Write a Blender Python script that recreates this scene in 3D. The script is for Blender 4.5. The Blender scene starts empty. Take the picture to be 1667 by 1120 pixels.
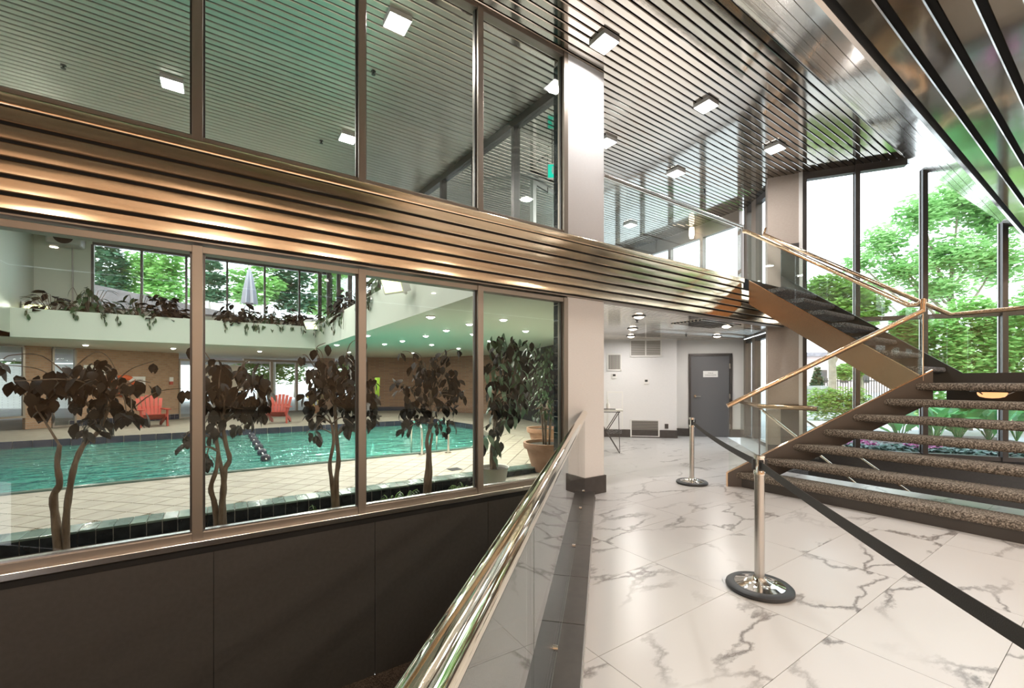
import bpy, math, random
from mathutils import Matrix, Vector
random.seed(7)
PI = math.pi
S = bpy.context.scene
COL = S.collection
# ------------------------------------------------------------------ camera, world, exposure
EYE = 1.45
YAW = math.radians(55.87)
FW = Vector((math.cos(YAW), math.sin(YAW), 0)); RT = Vector((FW.y, -FW.x, 0))
cam_d = bpy.data.cameras.new('camera'); cam = bpy.data.objects.new('camera', cam_d); COL.objects.link(cam)
cam.location = (0, 0, EYE); cam.rotation_euler = (PI/2, 0, YAW - PI/2)
cam_d.sensor_width = 36; cam_d.lens = 705/1667*36; cam_d.shift_y = 60/1667; cam_d.clip_start = .02; cam_d.clip_end = 400
S.camera = cam
S.view_settings.view_transform = 'Standard'; S.view_settings.look = 'None'
S.view_settings.gamma = 1; S.view_settings.use_curve_mapping = False
S.view_settings.exposure = 0.26
w = bpy.data.worlds.new('sky'); S.world = w; w.use_nodes = True
nt = w.node_tree; nt.nodes.clear()
wo = nt.nodes.new('ShaderNodeOutputWorld'); bg = nt.nodes.new('ShaderNodeBackground')
tc = nt.nodes.new('ShaderNodeTexCoord'); sx = nt.nodes.new('ShaderNodeSeparateXYZ'); rp = nt.nodes.new('ShaderNodeValToRGB')
nt.links.new(tc.outputs['Generated'], sx.inputs[0]); nt.links.new(sx.outputs['Z'], rp.inputs[0])
rp.color_ramp.elements[0].position = 0.0; rp.color_ramp.elements[0].color = (.93, .96, 1, 1)
rp.color_ramp.elements[1].position = .9; rp.color_ramp.elements[1].color = (.62, .80, 1, 1)
nt.links.new(rp.outputs[0], bg.inputs[0]); bg.inputs[1].default_value = 3.5; nt.links.new(bg.outputs[0], wo.inputs[0])
sd = bpy.data.lights.new('sun', 'SUN'); so = bpy.data.objects.new('sun', sd); COL.objects.link(so)
sd.energy = 3.0; sd.angle = math.radians(3); sd.color = (1, .95, .86)
so.rotation_euler = Vector((.62, .30, -.72)).to_track_quat('-Z', 'Y').to_euler()
cy = S.cycles
cy.transparent_max_bounces = 32; cy.max_bounces = 10; cy.glossy_bounces = 6; cy.diffuse_bounces = 4; cy.caustics_reflective = False; cy.caustics_refractive = False
cy.sample_clamp_indirect = 6

# ------------------------------------------------------------------ projection helpers (plan measurements)
def ray(x): return (x - 833.5)/705
def gz(x, y, z=0):
    Z = (EYE - z)*705/(y - 620); p = FW*Z + RT*(ray(x)*Z); return Vector((p.x, p.y, z))
def at(x, y, Z):
    p = FW*Z + RT*(ray(x)*Z); return Vector((p.x, p.y, EYE - (y - 620)/705*Z))
def onY(x, y, Y): return at(x, y, Y/(FW.y + ray(x)*RT.y))
def onX(x, y, X): return at(x, y, X/(FW.x + ray(x)*RT.x))
def online(x, A, B):
    d = FW + RT*ray(x); e = Vector((B[0]-A[0], B[1]-A[1])); den = d.x*e.y - d.y*e.x
    Z = (A[0]*e.y - A[1]*e.x)/den; return Vector((d.x*Z, d.y*Z, 0))

# ------------------------------------------------------------------ materials
MATS = {}
def nodes_of(name):
    m = bpy.data.materials.new(name); m.use_nodes = True; n = m.node_tree
    b = n.nodes['Principled BSDF']; MATS[name] = m
    return m, n, b
def N(n, t, **k):
    x = n.nodes.new(t)
    for a, v in k.items():
        if a in x.inputs: x.inputs[a].default_value = v
        else: setattr(x, a, v)
    return x
def mat(name, c, rough=.5, metal=0, c2=None, scale=8, bump=0, bscale=None, det=4, stretch=None, spec=None, trans=0, emit=None, es=1, objvar=0, lo=.35, hi=.65, sub=0):
    m, n, b = nodes_of(name); L = n.links.new
    b.inputs['Base Color'].default_value = (*c, 1); b.inputs['Roughness'].default_value = rough; b.inputs['Metallic'].default_value = metal
    if spec is not None: b.inputs['Specular IOR Level'].default_value = spec
    vec = None
    if c2 or bump:
        g = N(n, 'ShaderNodeNewGeometry'); vec = g.outputs['Position']
        if stretch:
            mp = N(n, 'ShaderNodeMapping'); mp.inputs['Scale'].default_value = stretch; L(vec, mp.inputs[0]); vec = mp.outputs[0]
    if c2:
        no = N(n, 'ShaderNodeTexNoise', Scale=scale, Detail=det); L(vec, no.inputs['Vector'])
        r = N(n, 'ShaderNodeValToRGB'); r.color_ramp.elements[0].position = lo; r.color_ramp.elements[1].position = hi
        r.color_ramp.elements[0].color = (*c, 1); r.color_ramp.elements[1].color = (*c2, 1)
        L(no.outputs['Fac'], r.inputs[0]); out = r.outputs[0]
    else: out = None
    if objvar:
        oi = N(n, 'ShaderNodeObjectInfo'); hs = N(n, 'ShaderNodeHueSaturation')
        ma = N(n, 'ShaderNodeMath', operation='MULTIPLY_ADD'); ma.inputs[1].default_value = objvar; ma.inputs[2].default_value = 1 - objvar/2
        L(oi.outputs['Random'], ma.inputs[0]); L(ma.outputs[0], hs.inputs['Value'])
        if out: L(out, hs.inputs['Color'])
        else: hs.inputs['Color'].default_value = (*c, 1)
        out = hs.outputs[0]
    if out: L(out, b.inputs['Base Color'])
    if bump:
        nb = N(n, 'ShaderNodeTexNoise', Scale=bscale or scale, Detail=2); L(vec, nb.inputs['Vector'])
        bp = N(n, 'ShaderNodeBump', Strength=bump, Distance=.02); L(nb.outputs['Fac'], bp.inputs['Height']); L(bp.outputs[0], b.inputs['Normal'])
    if emit:
        b.inputs['Emission Color'].default_value = (*emit, 1); b.inputs['Emission Strength'].default_value = es
    if sub:
        tr = N(n, 'ShaderNodeBsdfTranslucent'); mx = N(n, 'ShaderNodeMixShader'); mx.inputs[0].default_value = sub
        if out: L(out, tr.inputs[0])
        else: tr.inputs[0].default_value = (*c, 1)
        L(b.outputs[0], mx.inputs[1]); L(tr.outputs[0], mx.inputs[2]); L(mx.outputs[0], n.nodes['Material Output'].inputs[0])
    return m
def glass(name, tint=(.96, .985, .97), ior=1.5):
    m, n, b = nodes_of(name); L = n.links.new; n.nodes.remove(b)
    g = N(n, 'ShaderNodeNewGeometry'); mi = N(n, 'ShaderNodeMix'); mi.data_type = 'FLOAT'
    mi.inputs[2].default_value = ior; mi.inputs[3].default_value = 1/ior; L(g.outputs['Backfacing'], mi.inputs[0])
    f = N(n, 'ShaderNodeFresnel'); L(mi.outputs[0], f.inputs['IOR'])
    t = N(n, 'ShaderNodeBsdfTransparent'); t.inputs[0].default_value = (*tint, 1)
    gl = N(n, 'ShaderNodeBsdfGlossy'); gl.inputs['Roughness'].default_value = 0
    mx = N(n, 'ShaderNodeMixShader'); L(f.outputs[0], mx.inputs[0]); L(t.outputs[0], mx.inputs[1]); L(gl.outputs[0], mx.inputs[2])
    L(mx.outputs[0], n.nodes['Material Output'].inputs[0]); return m
def water_mat():
    m, n, b = nodes_of('pool_water'); L = n.links.new; n.nodes.remove(b)
    g = N(n, 'ShaderNodeNewGeometry'); mp = N(n, 'ShaderNodeMapping'); mp.inputs['Scale'].default_value = (1, 1.6, 1); L(g.outputs['Position'], mp.inputs[0])
    no = N(n, 'ShaderNodeTexNoise', Scale=2.6, Detail=3); L(mp.outputs[0], no.inputs['Vector'])
    bp = N(n, 'ShaderNodeBump', Strength=.9, Distance=.14); L(no.outputs['Fac'], bp.inputs['Height'])
    f = N(n, 'ShaderNodeFresnel', IOR=1.33); L(bp.outputs[0], f.inputs['Normal'])
    t = N(n, 'ShaderNodeBsdfTransparent'); t.inputs[0].default_value = (.62, .92, .86, 1)
    d = N(n, 'ShaderNodeBsdfDiffuse'); d.inputs[0].default_value = (.10, .44, .36, 1)
    md = N(n, 'ShaderNodeMixShader'); md.inputs[0].default_value = .45; L(t.outputs[0], md.inputs[1]); L(d.outputs[0], md.inputs[2])
    gl = N(n, 'ShaderNodeBsdfGlossy'); gl.inputs['Roughness'].default_value = .03; L(bp.outputs[0], gl.inputs['Normal'])
    mx = N(n, 'ShaderNodeMixShader'); L(f.outputs[0], mx.inputs[0]); L(md.outputs[0], mx.inputs[1]); L(gl.outputs[0], mx.inputs[2])
    L(mx.outputs[0], n.nodes['Material Output'].inputs[0]); return m
def marble_mat():
    m, n, b = nodes_of('marble'); L = n.links.new
    g = N(n, 'ShaderNodeNewGeometry'); oi = N(n, 'ShaderNodeObjectInfo')
    of = N(n, 'ShaderNodeVectorMath', operation='SCALE'); of.inputs[0].default_value = (31, 17, 9); L(oi.outputs['Random'], of.inputs['Scale'])
    ad = N(n, 'ShaderNodeVectorMath', operation='ADD'); L(g.outputs['Position'], ad.inputs[0]); L(of.outputs[0], ad.inputs[1])
    mp = N(n, 'ShaderNodeMapping'); mp.inputs['Rotation'].default_value = (0, 0, .5); mp.inputs['Scale'].default_value = (1, 2.0, 1); L(ad.outputs[0], mp.inputs[0])
    wn = N(n, 'ShaderNodeTexNoise', Scale=1.7, Detail=7, Roughness=.62); L(mp.outputs[0], wn.inputs['Vector'])
    vs = N(n, 'ShaderNodeVectorMath', operation='SCALE'); vs.inputs['Scale'].default_value = .75; L(wn.outputs['Color'], vs.inputs[0])
    a2 = N(n, 'ShaderNodeVectorMath', operation='ADD'); L(mp.outputs[0], a2.inputs[0]); L(vs.outputs[0], a2.inputs[1])
    vo = N(n, 'ShaderNodeTexVoronoi', feature='DISTANCE_TO_EDGE', Scale=.95); L(a2.outputs[0], vo.inputs['Vector'])
    r = N(n, 'ShaderNodeValToRGB'); e = r.color_ramp.elements
    e[0].position = 0; e[0].color = (.0, .0, .0, 1); e[1].position = .04; e[1].color = (1, 1, 1, 1); e.new(.013).color = (.30, .30, .30, 1)
    L(vo.outputs['Distance'], r.inputs[0])
    mk = N(n, 'ShaderNodeTexNoise', Scale=1.1, Detail=2); L(ad.outputs[0], mk.inputs['Vector'])
    mr = N(n, 'ShaderNodeValToRGB'); mr.color_ramp.elements[0].position = .40; mr.color_ramp.elements[1].position = .60; L(mk.outputs['Fac'], mr.inputs[0])
    mxm = N(n, 'ShaderNodeMix'); mxm.data_type = 'RGBA'; L(mr.outputs[0], mxm.inputs[0]); mxm.inputs[6].default_value = (1, 1, 1, 1); L(r.outputs[0], mxm.inputs[7])
    cl = N(n, 'ShaderNodeMix'); cl.data_type = 'RGBA'; L(mxm.outputs[2], cl.inputs[0]); cl.inputs[6].default_value = (.17, .15, .14, 1); cl.inputs[7].default_value = (.60, .58, .565, 1)
    L(cl.outputs[2], b.inputs['Base Color']); b.inputs['Roughness'].default_value = .28; return m
def brick_mat(name, c1, c2, mo, sc=1.0, bw=.21, bh=.07, ms=.008, rough=.8):
    m, n, b = nodes_of(name); L = n.links.new
    g = N(n, 'ShaderNodeNewGeometry'); s = N(n, 'ShaderNodeSeparateXYZ'); L(g.outputs['Position'], s.inputs[0])
    ma = N(n, 'ShaderNodeMath', operation='ADD'); L(s.outputs[0], ma.inputs[0]); L(s.outputs[1], ma.inputs[1])
    cb = N(n, 'ShaderNodeCombineXYZ'); L(ma.outputs[0], cb.inputs[0]); L(s.outputs[2], cb.inputs[1])
    br = N(n, 'ShaderNodeTexBrick', Scale=sc); br.inputs['Brick Width'].default_value = bw; br.inputs['Row Height'].default_value = bh; br.inputs['Mortar Size'].default_value = ms
    br.inputs['Color1'].default_value = (*c1, 1); br.inputs['Color2'].default_value = (*c2, 1); br.inputs['Mortar'].default_value = (*mo, 1)
    L(cb.outputs[0], br.inputs['Vector']); L(br.outputs[0], b.inputs['Base Color']); b.inputs['Roughness'].default_value = rough; return m
def carpet_mat(name, cols, sc=70):
    m, n, b = nodes_of(name); L = n.links.new; g = N(n, 'ShaderNodeNewGeometry')
    no = N(n, 'ShaderNodeTexNoise', Scale=sc, Detail=3, Roughness=.7); L(g.outputs['Position'], no.inputs['Vector'])
    r = N(n, 'ShaderNodeValToRGB'); e = r.color_ramp.elements
    e[0].position = .36; e[0].color = (*cols[0], 1); e[1].position = .64; e[1].color = (*cols[2], 1); e.new(.5).color = (*cols[1], 1)
    L(no.outputs['Fac'], r.inputs[0]); L(r.outputs[0], b.inputs['Base Color']); b.inputs['Roughness'].default_value = .95; b.inputs['Specular IOR Level'].default_value = .1
    bp = N(n, 'ShaderNodeBump', Strength=.8, Distance=.01); L(no.outputs['Fac'], bp.inputs['Height']); L(bp.outputs[0], b.inputs['Normal']); return m

M = {}
M['slat'] = mat('champagne_metal', (.88, .82, .745), .10, 1, bump=.12, bscale=2.2, stretch=(1, .6, .6))
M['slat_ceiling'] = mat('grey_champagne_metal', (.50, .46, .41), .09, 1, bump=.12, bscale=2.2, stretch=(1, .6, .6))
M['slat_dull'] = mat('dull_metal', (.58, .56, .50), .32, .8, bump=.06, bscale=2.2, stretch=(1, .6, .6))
M['slat_copper'] = mat('copper_bronze', (.97, .78, .57), .13, 1, bump=.12, bscale=3, stretch=(.5, .5, 2))  # copper tint deepened to carry warm light mirrored in the band
M['bronze'] = mat('bronze_metal', (.42, .31, .21), .2, 1, bump=.04, bscale=9)
M['mullion'] = mat('bronze_mullion', (.29, .25, .215), .42, .7)
M['darkframe'] = mat('dark_frame', (.085, .078, .075), .38, .5)
M['stringer'] = mat('stringer_bronze', (.40, .285, .19), .26, .9)
M['darkstringer'] = mat('dark_stringer', (.085, .075, .068), .35, .5)
M['black'] = mat('black_void', (.008, .008, .008), .8)
M['blackpanel'] = mat('black_panel', (.046, .044, .042), .55, c2=(.054, .051, .049), scale=30)
M['chrome'] = mat('chrome', (.86, .84, .80), .06, 1)
M['steel'] = mat('brushed_steel', (.60, .575, .545), .24, 1)
M['brass'] = mat('brass_rail', (.86, .78, .64), .05, 1)
M['copperrail'] = mat('copper_rail', (.74, .54, .37), .12, 1)
M['rubber'] = mat('rubber', (.025, .027, .03), .45)
M['belt'] = mat('belt_webbing', (.055, .05, .046), .8, bump=.2, bscale=300)
M['white'] = mat('white_paint', (.80, .79, .77), .6)
M['wallpaper'] = mat('wallpaper', (.75, .745, .75), .75, c2=(.80, .795, .80), scale=25, stretch=(1, 1, 14))
M['tanpaper'] = mat('tan_wallpaper', (.37, .31, .265), .75, c2=(.42, .36, .31), scale=25, stretch=(1, 1, 14))
M['poolwhite'] = mat('pool_white', (.60, .63, .54), .6)
M['base'] = mat('dark_baseboard', (.055, .047, .044), .4, c2=(.065, .058, .055), scale=12)
M['curb'] = mat('curb_tile', (.052, .045, .041), .3, c2=(.066, .057, .052), scale=14, objvar=.15)
M['grout'] = mat('grout', (.34, .31, .29), .8)
M['lightgrout'] = mat('light_grout', (.52, .50, .47), .8)
M['marble'] = marble_mat()
M['carpet'] = carpet_mat('stair_carpet', [(.05, .043, .036), (.17, .143, .118), (.42, .37, .31)], 70)
M['darkcarpet'] = carpet_mat('dark_carpet', [(.05, .05, .055), (.14, .138, .145), (.36, .36, .38)], 60)
M['browncarpet'] = carpet_mat('brown_carpet', [(.04, .028, .02), (.10, .07, .05), (.2, .15, .11)], 90)
M['glass'] = glass('clear_glass', (.965, .985, .975))
M['poolglass'] = glass('pool_glass', (.965, .99, .975), 1.36)
M['railglass'] = glass('rail_glass', (.95, .975, .96), 1.5)
M['curbglass'] = glass('curb_glass', (.90, .93, .91), 2.1)
M['water'] = water_mat()
M['basin'] = mat('pool_basin', (.10, .55, .50), .5, c2=(.2, .7, .64), scale=1.2)
M['decktile'] = mat('deck_tile', (.31, .275, .22), .5, c2=(.37, .335, .27), scale=6, objvar=.12)
M['deckbase'] = mat('deck_base', (.28, .25, .20), .7, c2=(.33, .30, .245), scale=5)
M['blacktile'] = mat('black_glazed_tile', (.008, .011, .014), .10, c2=(.02, .025, .03), scale=12, objvar=.5)
M['navytile'] = mat('navy_tile', (.02, .025, .045), .25, objvar=.4)
M['coping'] = mat('green_coping_tile', (.10, .15, .13), .18, c2=(.16, .22, .19), scale=5, objvar=.4)
M['soil'] = mat('soil', (.025, .018, .012), .95, c2=(.05, .038, .026), scale=30, bump=.8)
M['brick'] = brick_mat('tan_brick', (.34, .20, .12), (.43, .27, .17), (.36, .28, .22))
M['brick2'] = brick_mat('brown_brick', (.22, .12, .075), (.29, .17, .105), (.25, .19, .15))
M['whitebrick'] = brick_mat('white_brick', (.75, .75, .72), (.80, .80, .77), (.6, .6, .58))
M['bark'] = mat('bark', (.10, .07, .05), .9, c2=(.18, .135, .10), scale=25, bump=.6, stretch=(1, 1, .3))
M['leafdark'] = mat('dark_leaf', (.012, .010, .008), .6, objvar=.9, spec=.15)
M['leafdark'].node_tree.nodes['Principled BSDF'].inputs['Base Color'].default_value = (.016, .014, .010, 1)
M['leafgreen'] = mat('green_leaf', (.04, .075, .03), .4, objvar=.8)
M['leafpale'] = mat('pale_leaf', (.13, .24, .16), .4, objvar=.6)
M['fern'] = mat('fern_green', (.10, .19, .03), .5, objvar=.6)
M['terracotta'] = mat('terracotta', (.30, .155, .09), .7, c2=(.36, .20, .125), scale=9)
M['whitepot'] = mat('white_pot', (.55, .54, .50), .5)
M['redplastic'] = mat('red_plastic', (.42, .055, .035), .45)
M['orange'] = mat('orange_ring', (.75, .13, .04), .5)
M['greydoor'] = mat('grey_door', (.135, .135, .14), .42)
M['grille'] = mat('grille_metal', (.42, .40, .37), .5)
M['grilledark'] = mat('grille_dark', (.12, .11, .10), .6)
M['lamp'] = mat('lamp_glow', (1, 1, 1), .5, emit=(1, .97, .92), es=22)
M['lampwarm'] = mat('lamp_warm', (1, .95, .9), .5, emit=(1, .86, .70), es=7)
M['lampyellow'] = mat('lamp_yellow', (1, 1, .7), .5, emit=(.95, 1, .50), es=1.6)
M['orangeglass'] = mat('orange_bowl', (.85, .45, .18), .4, emit=(1, .52, .22), es=1.0)
M['sconce'] = mat('sconce_glow', (1, .9, .8), .5, emit=(1, .80, .62), es=3)
M['exitgreen'] = mat('exit_green', (0, .5, .38), .5, emit=(0, .62, .45), es=.8)
M['woodwarm'] = mat('warm_wood', (.40, .26, .155), .45, c2=(.47, .32, .20), scale=4, stretch=(1, 1, .15))
M['lightwall'] = mat('cream_wall', (.72, .66, .58), .7)
M['textblack'] = mat('text_black', (.03, .03, .03), .7)
M['umbrella'] = mat('umbrella_cloth', (.45, .42, .46), .8)
M['stone'] = mat('stone', (.42, .40, .38), .85, c2=(.52, .50, .47), scale=4)
M['slope'] = mat('slope', (.13, .11, .105), .8, c2=(.18, .155, .15), scale=3)
M['roof'] = mat('roof', (.20, .18, .19), .8, c2=(.26, .24, .25), scale=3)
M['asphalt'] = mat('path', (.50, .47, .46), .9, c2=(.56, .53, .52), scale=3)
M['lawn'] = mat('lawn', (.16, .30, .06), .9, c2=(.22, .40, .08), scale=3)
M['paving'] = mat('pale_paving', (.46, .46, .46), .9, c2=(.54, .54, .54), scale=1)
M['mulch'] = mat('mulch', (.10, .07, .06), .95, c2=(.2, .15, .13), scale=14)
M['locust'] = mat('locust_leaf', (.26, .50, .17), .6, c2=(.50, .74, .36), scale=.8, sub=.4)
M['maple'] = mat('maple_leaf', (.20, .36, .06), .6, c2=(.38, .56, .16), scale=.9, sub=.35)
M['shrub'] = mat('shrub_leaf', (.19, .44, .10), .6, c2=(.44, .70, .26), scale=.9, sub=.35)
M['pine'] = mat('pine_needle', (.05, .13, .07), .7, c2=(.11, .24, .12), scale=1.2, sub=.2)
M['bigleaf'] = mat('big_leaf', (.06, .30, .10), .4, c2=(.12, .46, .12), scale=3, objvar=.8, sub=.25)
M['pink'] = mat('pink_flower', (.65, .12, .38), .6, c2=(.75, .3, .55), scale=9)
M['groundcover'] = mat('ground_cover', (.08, .20, .13), .6, c2=(.25, .32, .30), scale=6)
M['trunkext'] = mat('grey_bark', (.30, .25, .19), .9, c2=(.40, .34, .27), scale=8, bump=.5)
M['fence'] = mat('fence_black', (.03, .035, .035), .5)
M['house'] = mat('house_wall', (.62, .50, .47), .8)

# ------------------------------------------------------------------ mesh builder
class MB:
    def __init__(s): s.v = []; s.f = []
    def add(s, vs, fs):
        k = len(s.v); s.v += [tuple(p) for p in vs]; s.f += [tuple(i + k for i in f) for f in fs]; return s
    def box(s, a, b):
        (x0, y0, z0), (x1, y1, z1) = a, b
        return s.add([(x0, y0, z0), (x1, y0, z0), (x1, y1, z0), (x0, y1, z0), (x0, y0, z1), (x1, y0, z1), (x1, y1, z1), (x0, y1, z1)],
                     [(3, 2, 1, 0), (4, 5, 6, 7), (0, 1, 5, 4), (1, 2, 6, 5), (2, 3, 7, 6), (3, 0, 4, 7)])
    def seg(s, p, q, wid, z0, z1, off=0):
        "a vertical wall-like box along plan segment p-q, wid thick to the left side of travel from off"
        d = Vector((q[0]-p[0], q[1]-p[1])).normalized(); n = Vector((-d.y, d.x))
        a = [Vector((p[0], p[1])) + n*off, Vector((q[0], q[1])) + n*off, Vector((q[0], q[1])) + n*(off+wid), Vector((p[0], p[1])) + n*(off+wid)]
        return s.prism(a, z0, z1)
    def prism(s, poly, z0, z1):
        n = len(poly); vs = [(p[0], p[1], z0) for p in poly] + [(p[0], p[1], z1) for p in poly]
        fs = [tuple(range(n-1, -1, -1)), tuple(range(n, 2*n))] + [(i, (i+1) % n, n + (i+1) % n, n + i) for i in range(n)]
        return s.add(vs, fs)
    def hull4(s, front, back):
        "two parallel loops joined"
        n = len(front)
        return s.add(list(front) + list(back), [tuple(range(n-1, -1, -1)), tuple(range(n, 2*n))] + [(i, (i+1) % n, n + (i+1) % n, n + i) for i in range(n)])
    def tube(s, pts, r, n=10, cap=True):
        pts = [Vector(p) for p in pts]; rs = r if isinstance(r, (list, tuple)) else [r]*len(pts)
        k0 = len(s.v); vs = []; up = None
        for i, p in enumerate(pts):
            t = (pts[min(i+1, len(pts)-1)] - pts[max(i-1, 0)]).normalized()
            if up is None:
                up = Vector((0, 0, 1)) if abs(t.z) < .9 else Vector((1, 0, 0))
            x = t.cross(up)
            if x.length < 1e-4: x = t.cross(Vector((.3, 1, .2)))
            x.normalize(); y = x.cross(t).normalized(); up = y
            for j in range(n):
                a = 2*PI*j/n; vs.append(p + (x*math.cos(a) + y*math.sin(a))*rs[i])
        m = len(pts); fs = []
        for i in range(m-1):
            for j in range(n):
                fs.append((i*n+j, i*n+(j+1) % n, (i+1)*n+(j+1) % n, (i+1)*n+j))
        if cap: fs += [tuple(range(n-1, -1, -1)), tuple((m-1)*n + j for j in range(n))]
        return s.add(vs, fs)
    def lathe(s, prof, c=(0, 0, 0), n=24):
        vs = []; fs = []
        for r, z in prof:
            for j in range(n):
                a = 2*PI*j/n; vs.append((c[0]+r*math.cos(a), c[1]+r*math.sin(a), c[2]+z))
        for i in range(len(prof)-1):
            for j in range(n): fs.append((i*n+j, i*n+(j+1) % n, (i+1)*n+(j+1) % n, (i+1)*n+j))
        fs += [tuple(range(n-1, -1, -1)), tuple((len(prof)-1)*n + j for j in range(n))]
        return s.add(vs, fs)
    def mesh(s, name, m, smooth=False):
        me = bpy.data.meshes.new(name); me.from_pydata(s.v, [], s.f); me.materials.append(m)
        if smooth: me.polygons.foreach_set('use_smooth', [True]*len(me.polygons))
        me.update(); return me

def wm(o):
    if o.parent is None: return o.matrix_basis.copy()
    return wm(o.parent) @ o.matrix_parent_inverse @ o.matrix_basis
def link(o, parent=None):
    COL.objects.link(o)
    if parent is not None: o.parent = parent; o.matrix_parent_inverse = wm(parent).inverted()
    return o
def ob(name, mb, m, parent=None, smooth=False, bevel=0, auto=True):
    me = mb.mesh(name, m, smooth); o = bpy.data.objects.new(name, me); link(o, parent)
    if smooth and auto:
        md = o.modifiers.new('edges', 'EDGE_SPLIT'); md.split_angle = math.radians(40)
    if bevel:
        md = o.modifiers.new('bevel', 'BEVEL'); md.width = bevel; md.segments = 2; md.limit_method = 'ANGLE'; md.angle_limit = math.radians(40)
    return o
def cp(src, parent, mw):
    "one more object of the same mesh, at world matrix mw"
    o = bpy.data.objects.new(src.name.split('.')[0], src.data) if not src.modifiers else src.copy()
    o.matrix_basis = mw; link(o, parent); return o
def tag(o, label=None, cat=None, group=None, kind=None):
    if label: o['label'] = label
    if cat: o['category'] = cat
    if group: o['group'] = group
    if kind: o['kind'] = kind
    return o
def thing(name, label, cat, loc=(0, 0, 0), rz=0, group=None):
    o = bpy.data.objects.new(name, None); o.location = loc; o.rotation_euler = (0, 0, rz)
    o.matrix_basis = Matrix.Translation(loc) @ Matrix.Rotation(rz, 4, 'Z'); o.empty_display_size = .1
    COL.objects.link(o); return tag(o, label, cat, group)
def struct(name, mb, m, **k):
    o = ob(name, mb, m, **k); return tag(o, kind='structure')
def dup(root, mat4, label=None, group=None):
    r = root.copy(); COL.objects.link(r); r.matrix_basis = mat4
    if label: r['label'] = label
    if group: r['group'] = group
    def rec(src, dst):
        for ch in list(src.children):
            c = ch.copy(); COL.objects.link(c); c.parent = dst; c.matrix_parent_inverse = ch.matrix_parent_inverse; rec(ch, c)
    rec(root, r); return r
def arealight(name, loc, size, power, color, parent, spread=PI):
    d = bpy.data.lights.new(name, 'AREA'); d.shape = 'DISK'; d.size = size; d.energy = power; d.color = color; d.spread = spread
    o = bpy.data.objects.new(name, d); o.matrix_basis = Matrix.Translation(loc); link(o, parent); return o
def clip(poly, planes):
    "convex polygon against half planes (nx, ny, c): keep nx*x+ny*y<=c"
    P = [Vector((p[0], p[1])) for p in poly]
    for nx, ny, c in planes:
        Q = []
        for i in range(len(P)):
            a, b = P[i], P[(i+1) % len(P)]; da = nx*a.x+ny*a.y-c; db = nx*b.x+ny*b.y-c
            if da <= 1e-9: Q.append(a)
            if (da < -1e-9 and db > 1e-9) or (da > 1e-9 and db < -1e-9): Q.append(a + (b-a)*(da/(da-db)))
        P = Q
        if len(P) < 3: return []
    return P
def area(P): return abs(sum(P[i].x*P[(i+1) % len(P)].y - P[(i+1) % len(P)].x*P[i].y for i in range(len(P))))/2
def halfplane(p, q, off=0):
    "keep the right-hand side of travel p->q"
    d = Vector((q[0]-p[0], q[1]-p[1])).normalized(); n = Vector((-d.y, d.x)); return (n.x, n.y, n.x*p[0]+n.y*p[1]-off)
def span(poly, Y):
    xs = []
    for i in range(len(poly)):
        a, b = poly[i], poly[(i+1) % len(poly)]
        if (a[1]-Y)*(b[1]-Y) < 0: xs.append(a[0] + (b[0]-a[0])*(Y-a[1])/(b[1]-a[1]))
    return (min(xs), max(xs)) if len(xs) >= 2 else None

# ------------------------------------------------------------------ plan lines
WY = 4.0                                   # the pool window wall
def railpt(Z): p = FW*Z + RT*(-.235 + .2108*Z); return Vector((p.x, p.y))
CA, CB = railpt(5.40), railpt(-2.6)        # glass railing line, column end first
U = (CA - CB).normalized(); UN = Vector((-U.y, U.x))
COL0, COL1 = 3.53, 4.157                   # the wall column
KP = Vector((9.37, 3.77)); KD = Vector((.556, -.831))        # curtain wall line
def kw(s): return KP + KD*s
SW0, SW1 = Vector((9.72, 4.52)), Vector((11.15, 5.85))       # glazed side bay
DW0, DW1 = Vector((11.15, 5.85)), Vector((9.98, 7.06))       # door wall
LW0, LW1 = Vector((9.58, 6.72)), Vector((8.0, 8.25))         # grille wall
ZC, ZM, ZB = 5.45, 3.23, 2.49              # ceiling, mezzanine band top, band bottom

# ------------------------------------------------------------------ floor
fl = struct('floor', MB().prism([(-8, -14), (16.5, -14), (9.9, 3.0), (7.5, 3.0), (7.5, 3.25), (11.6, 6.6), (10, 7.3), (9.5, 7.0), (8, 8.5), (3.9, 4.1), CA, CB, (-8, -7)][::1], -.06, -.006), M['grout'])
fl.data.clear_geometry()
fb = MB()
GL0, GL1 = Vector((7.5, 3.25)), Vector((9.95, 5.35))         # edge of the second stairwell
curbL = [halfplane(CB, CA, .12)]
R1 = curbL + [(1, 0, 7.5), (-1, 0, 8), (0, -1, 14), (-.695, .719, 9)]
inner = [halfplane((3.9, 4.06), (8.4, 8.5), 0), halfplane(SW1, SW0) if False else (0, 0, 1)]
R2 = [(-1, 0, -7.5), (-halfplane(GL0, GL1)[0], -halfplane(GL0, GL1)[1], -halfplane(GL0, GL1)[2]), halfplane((3.9, 4.06), (8.4, 8.5)), (.7154, .6987, 12.2), (.69, -.72, 3.9)]
def add_floor(P, z0, z1): fb.prism([tuple(p) for p in P], z0, z1)
big = [(-8, -14), (24, -14), (24, 10), (-8, 10)]
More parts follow.
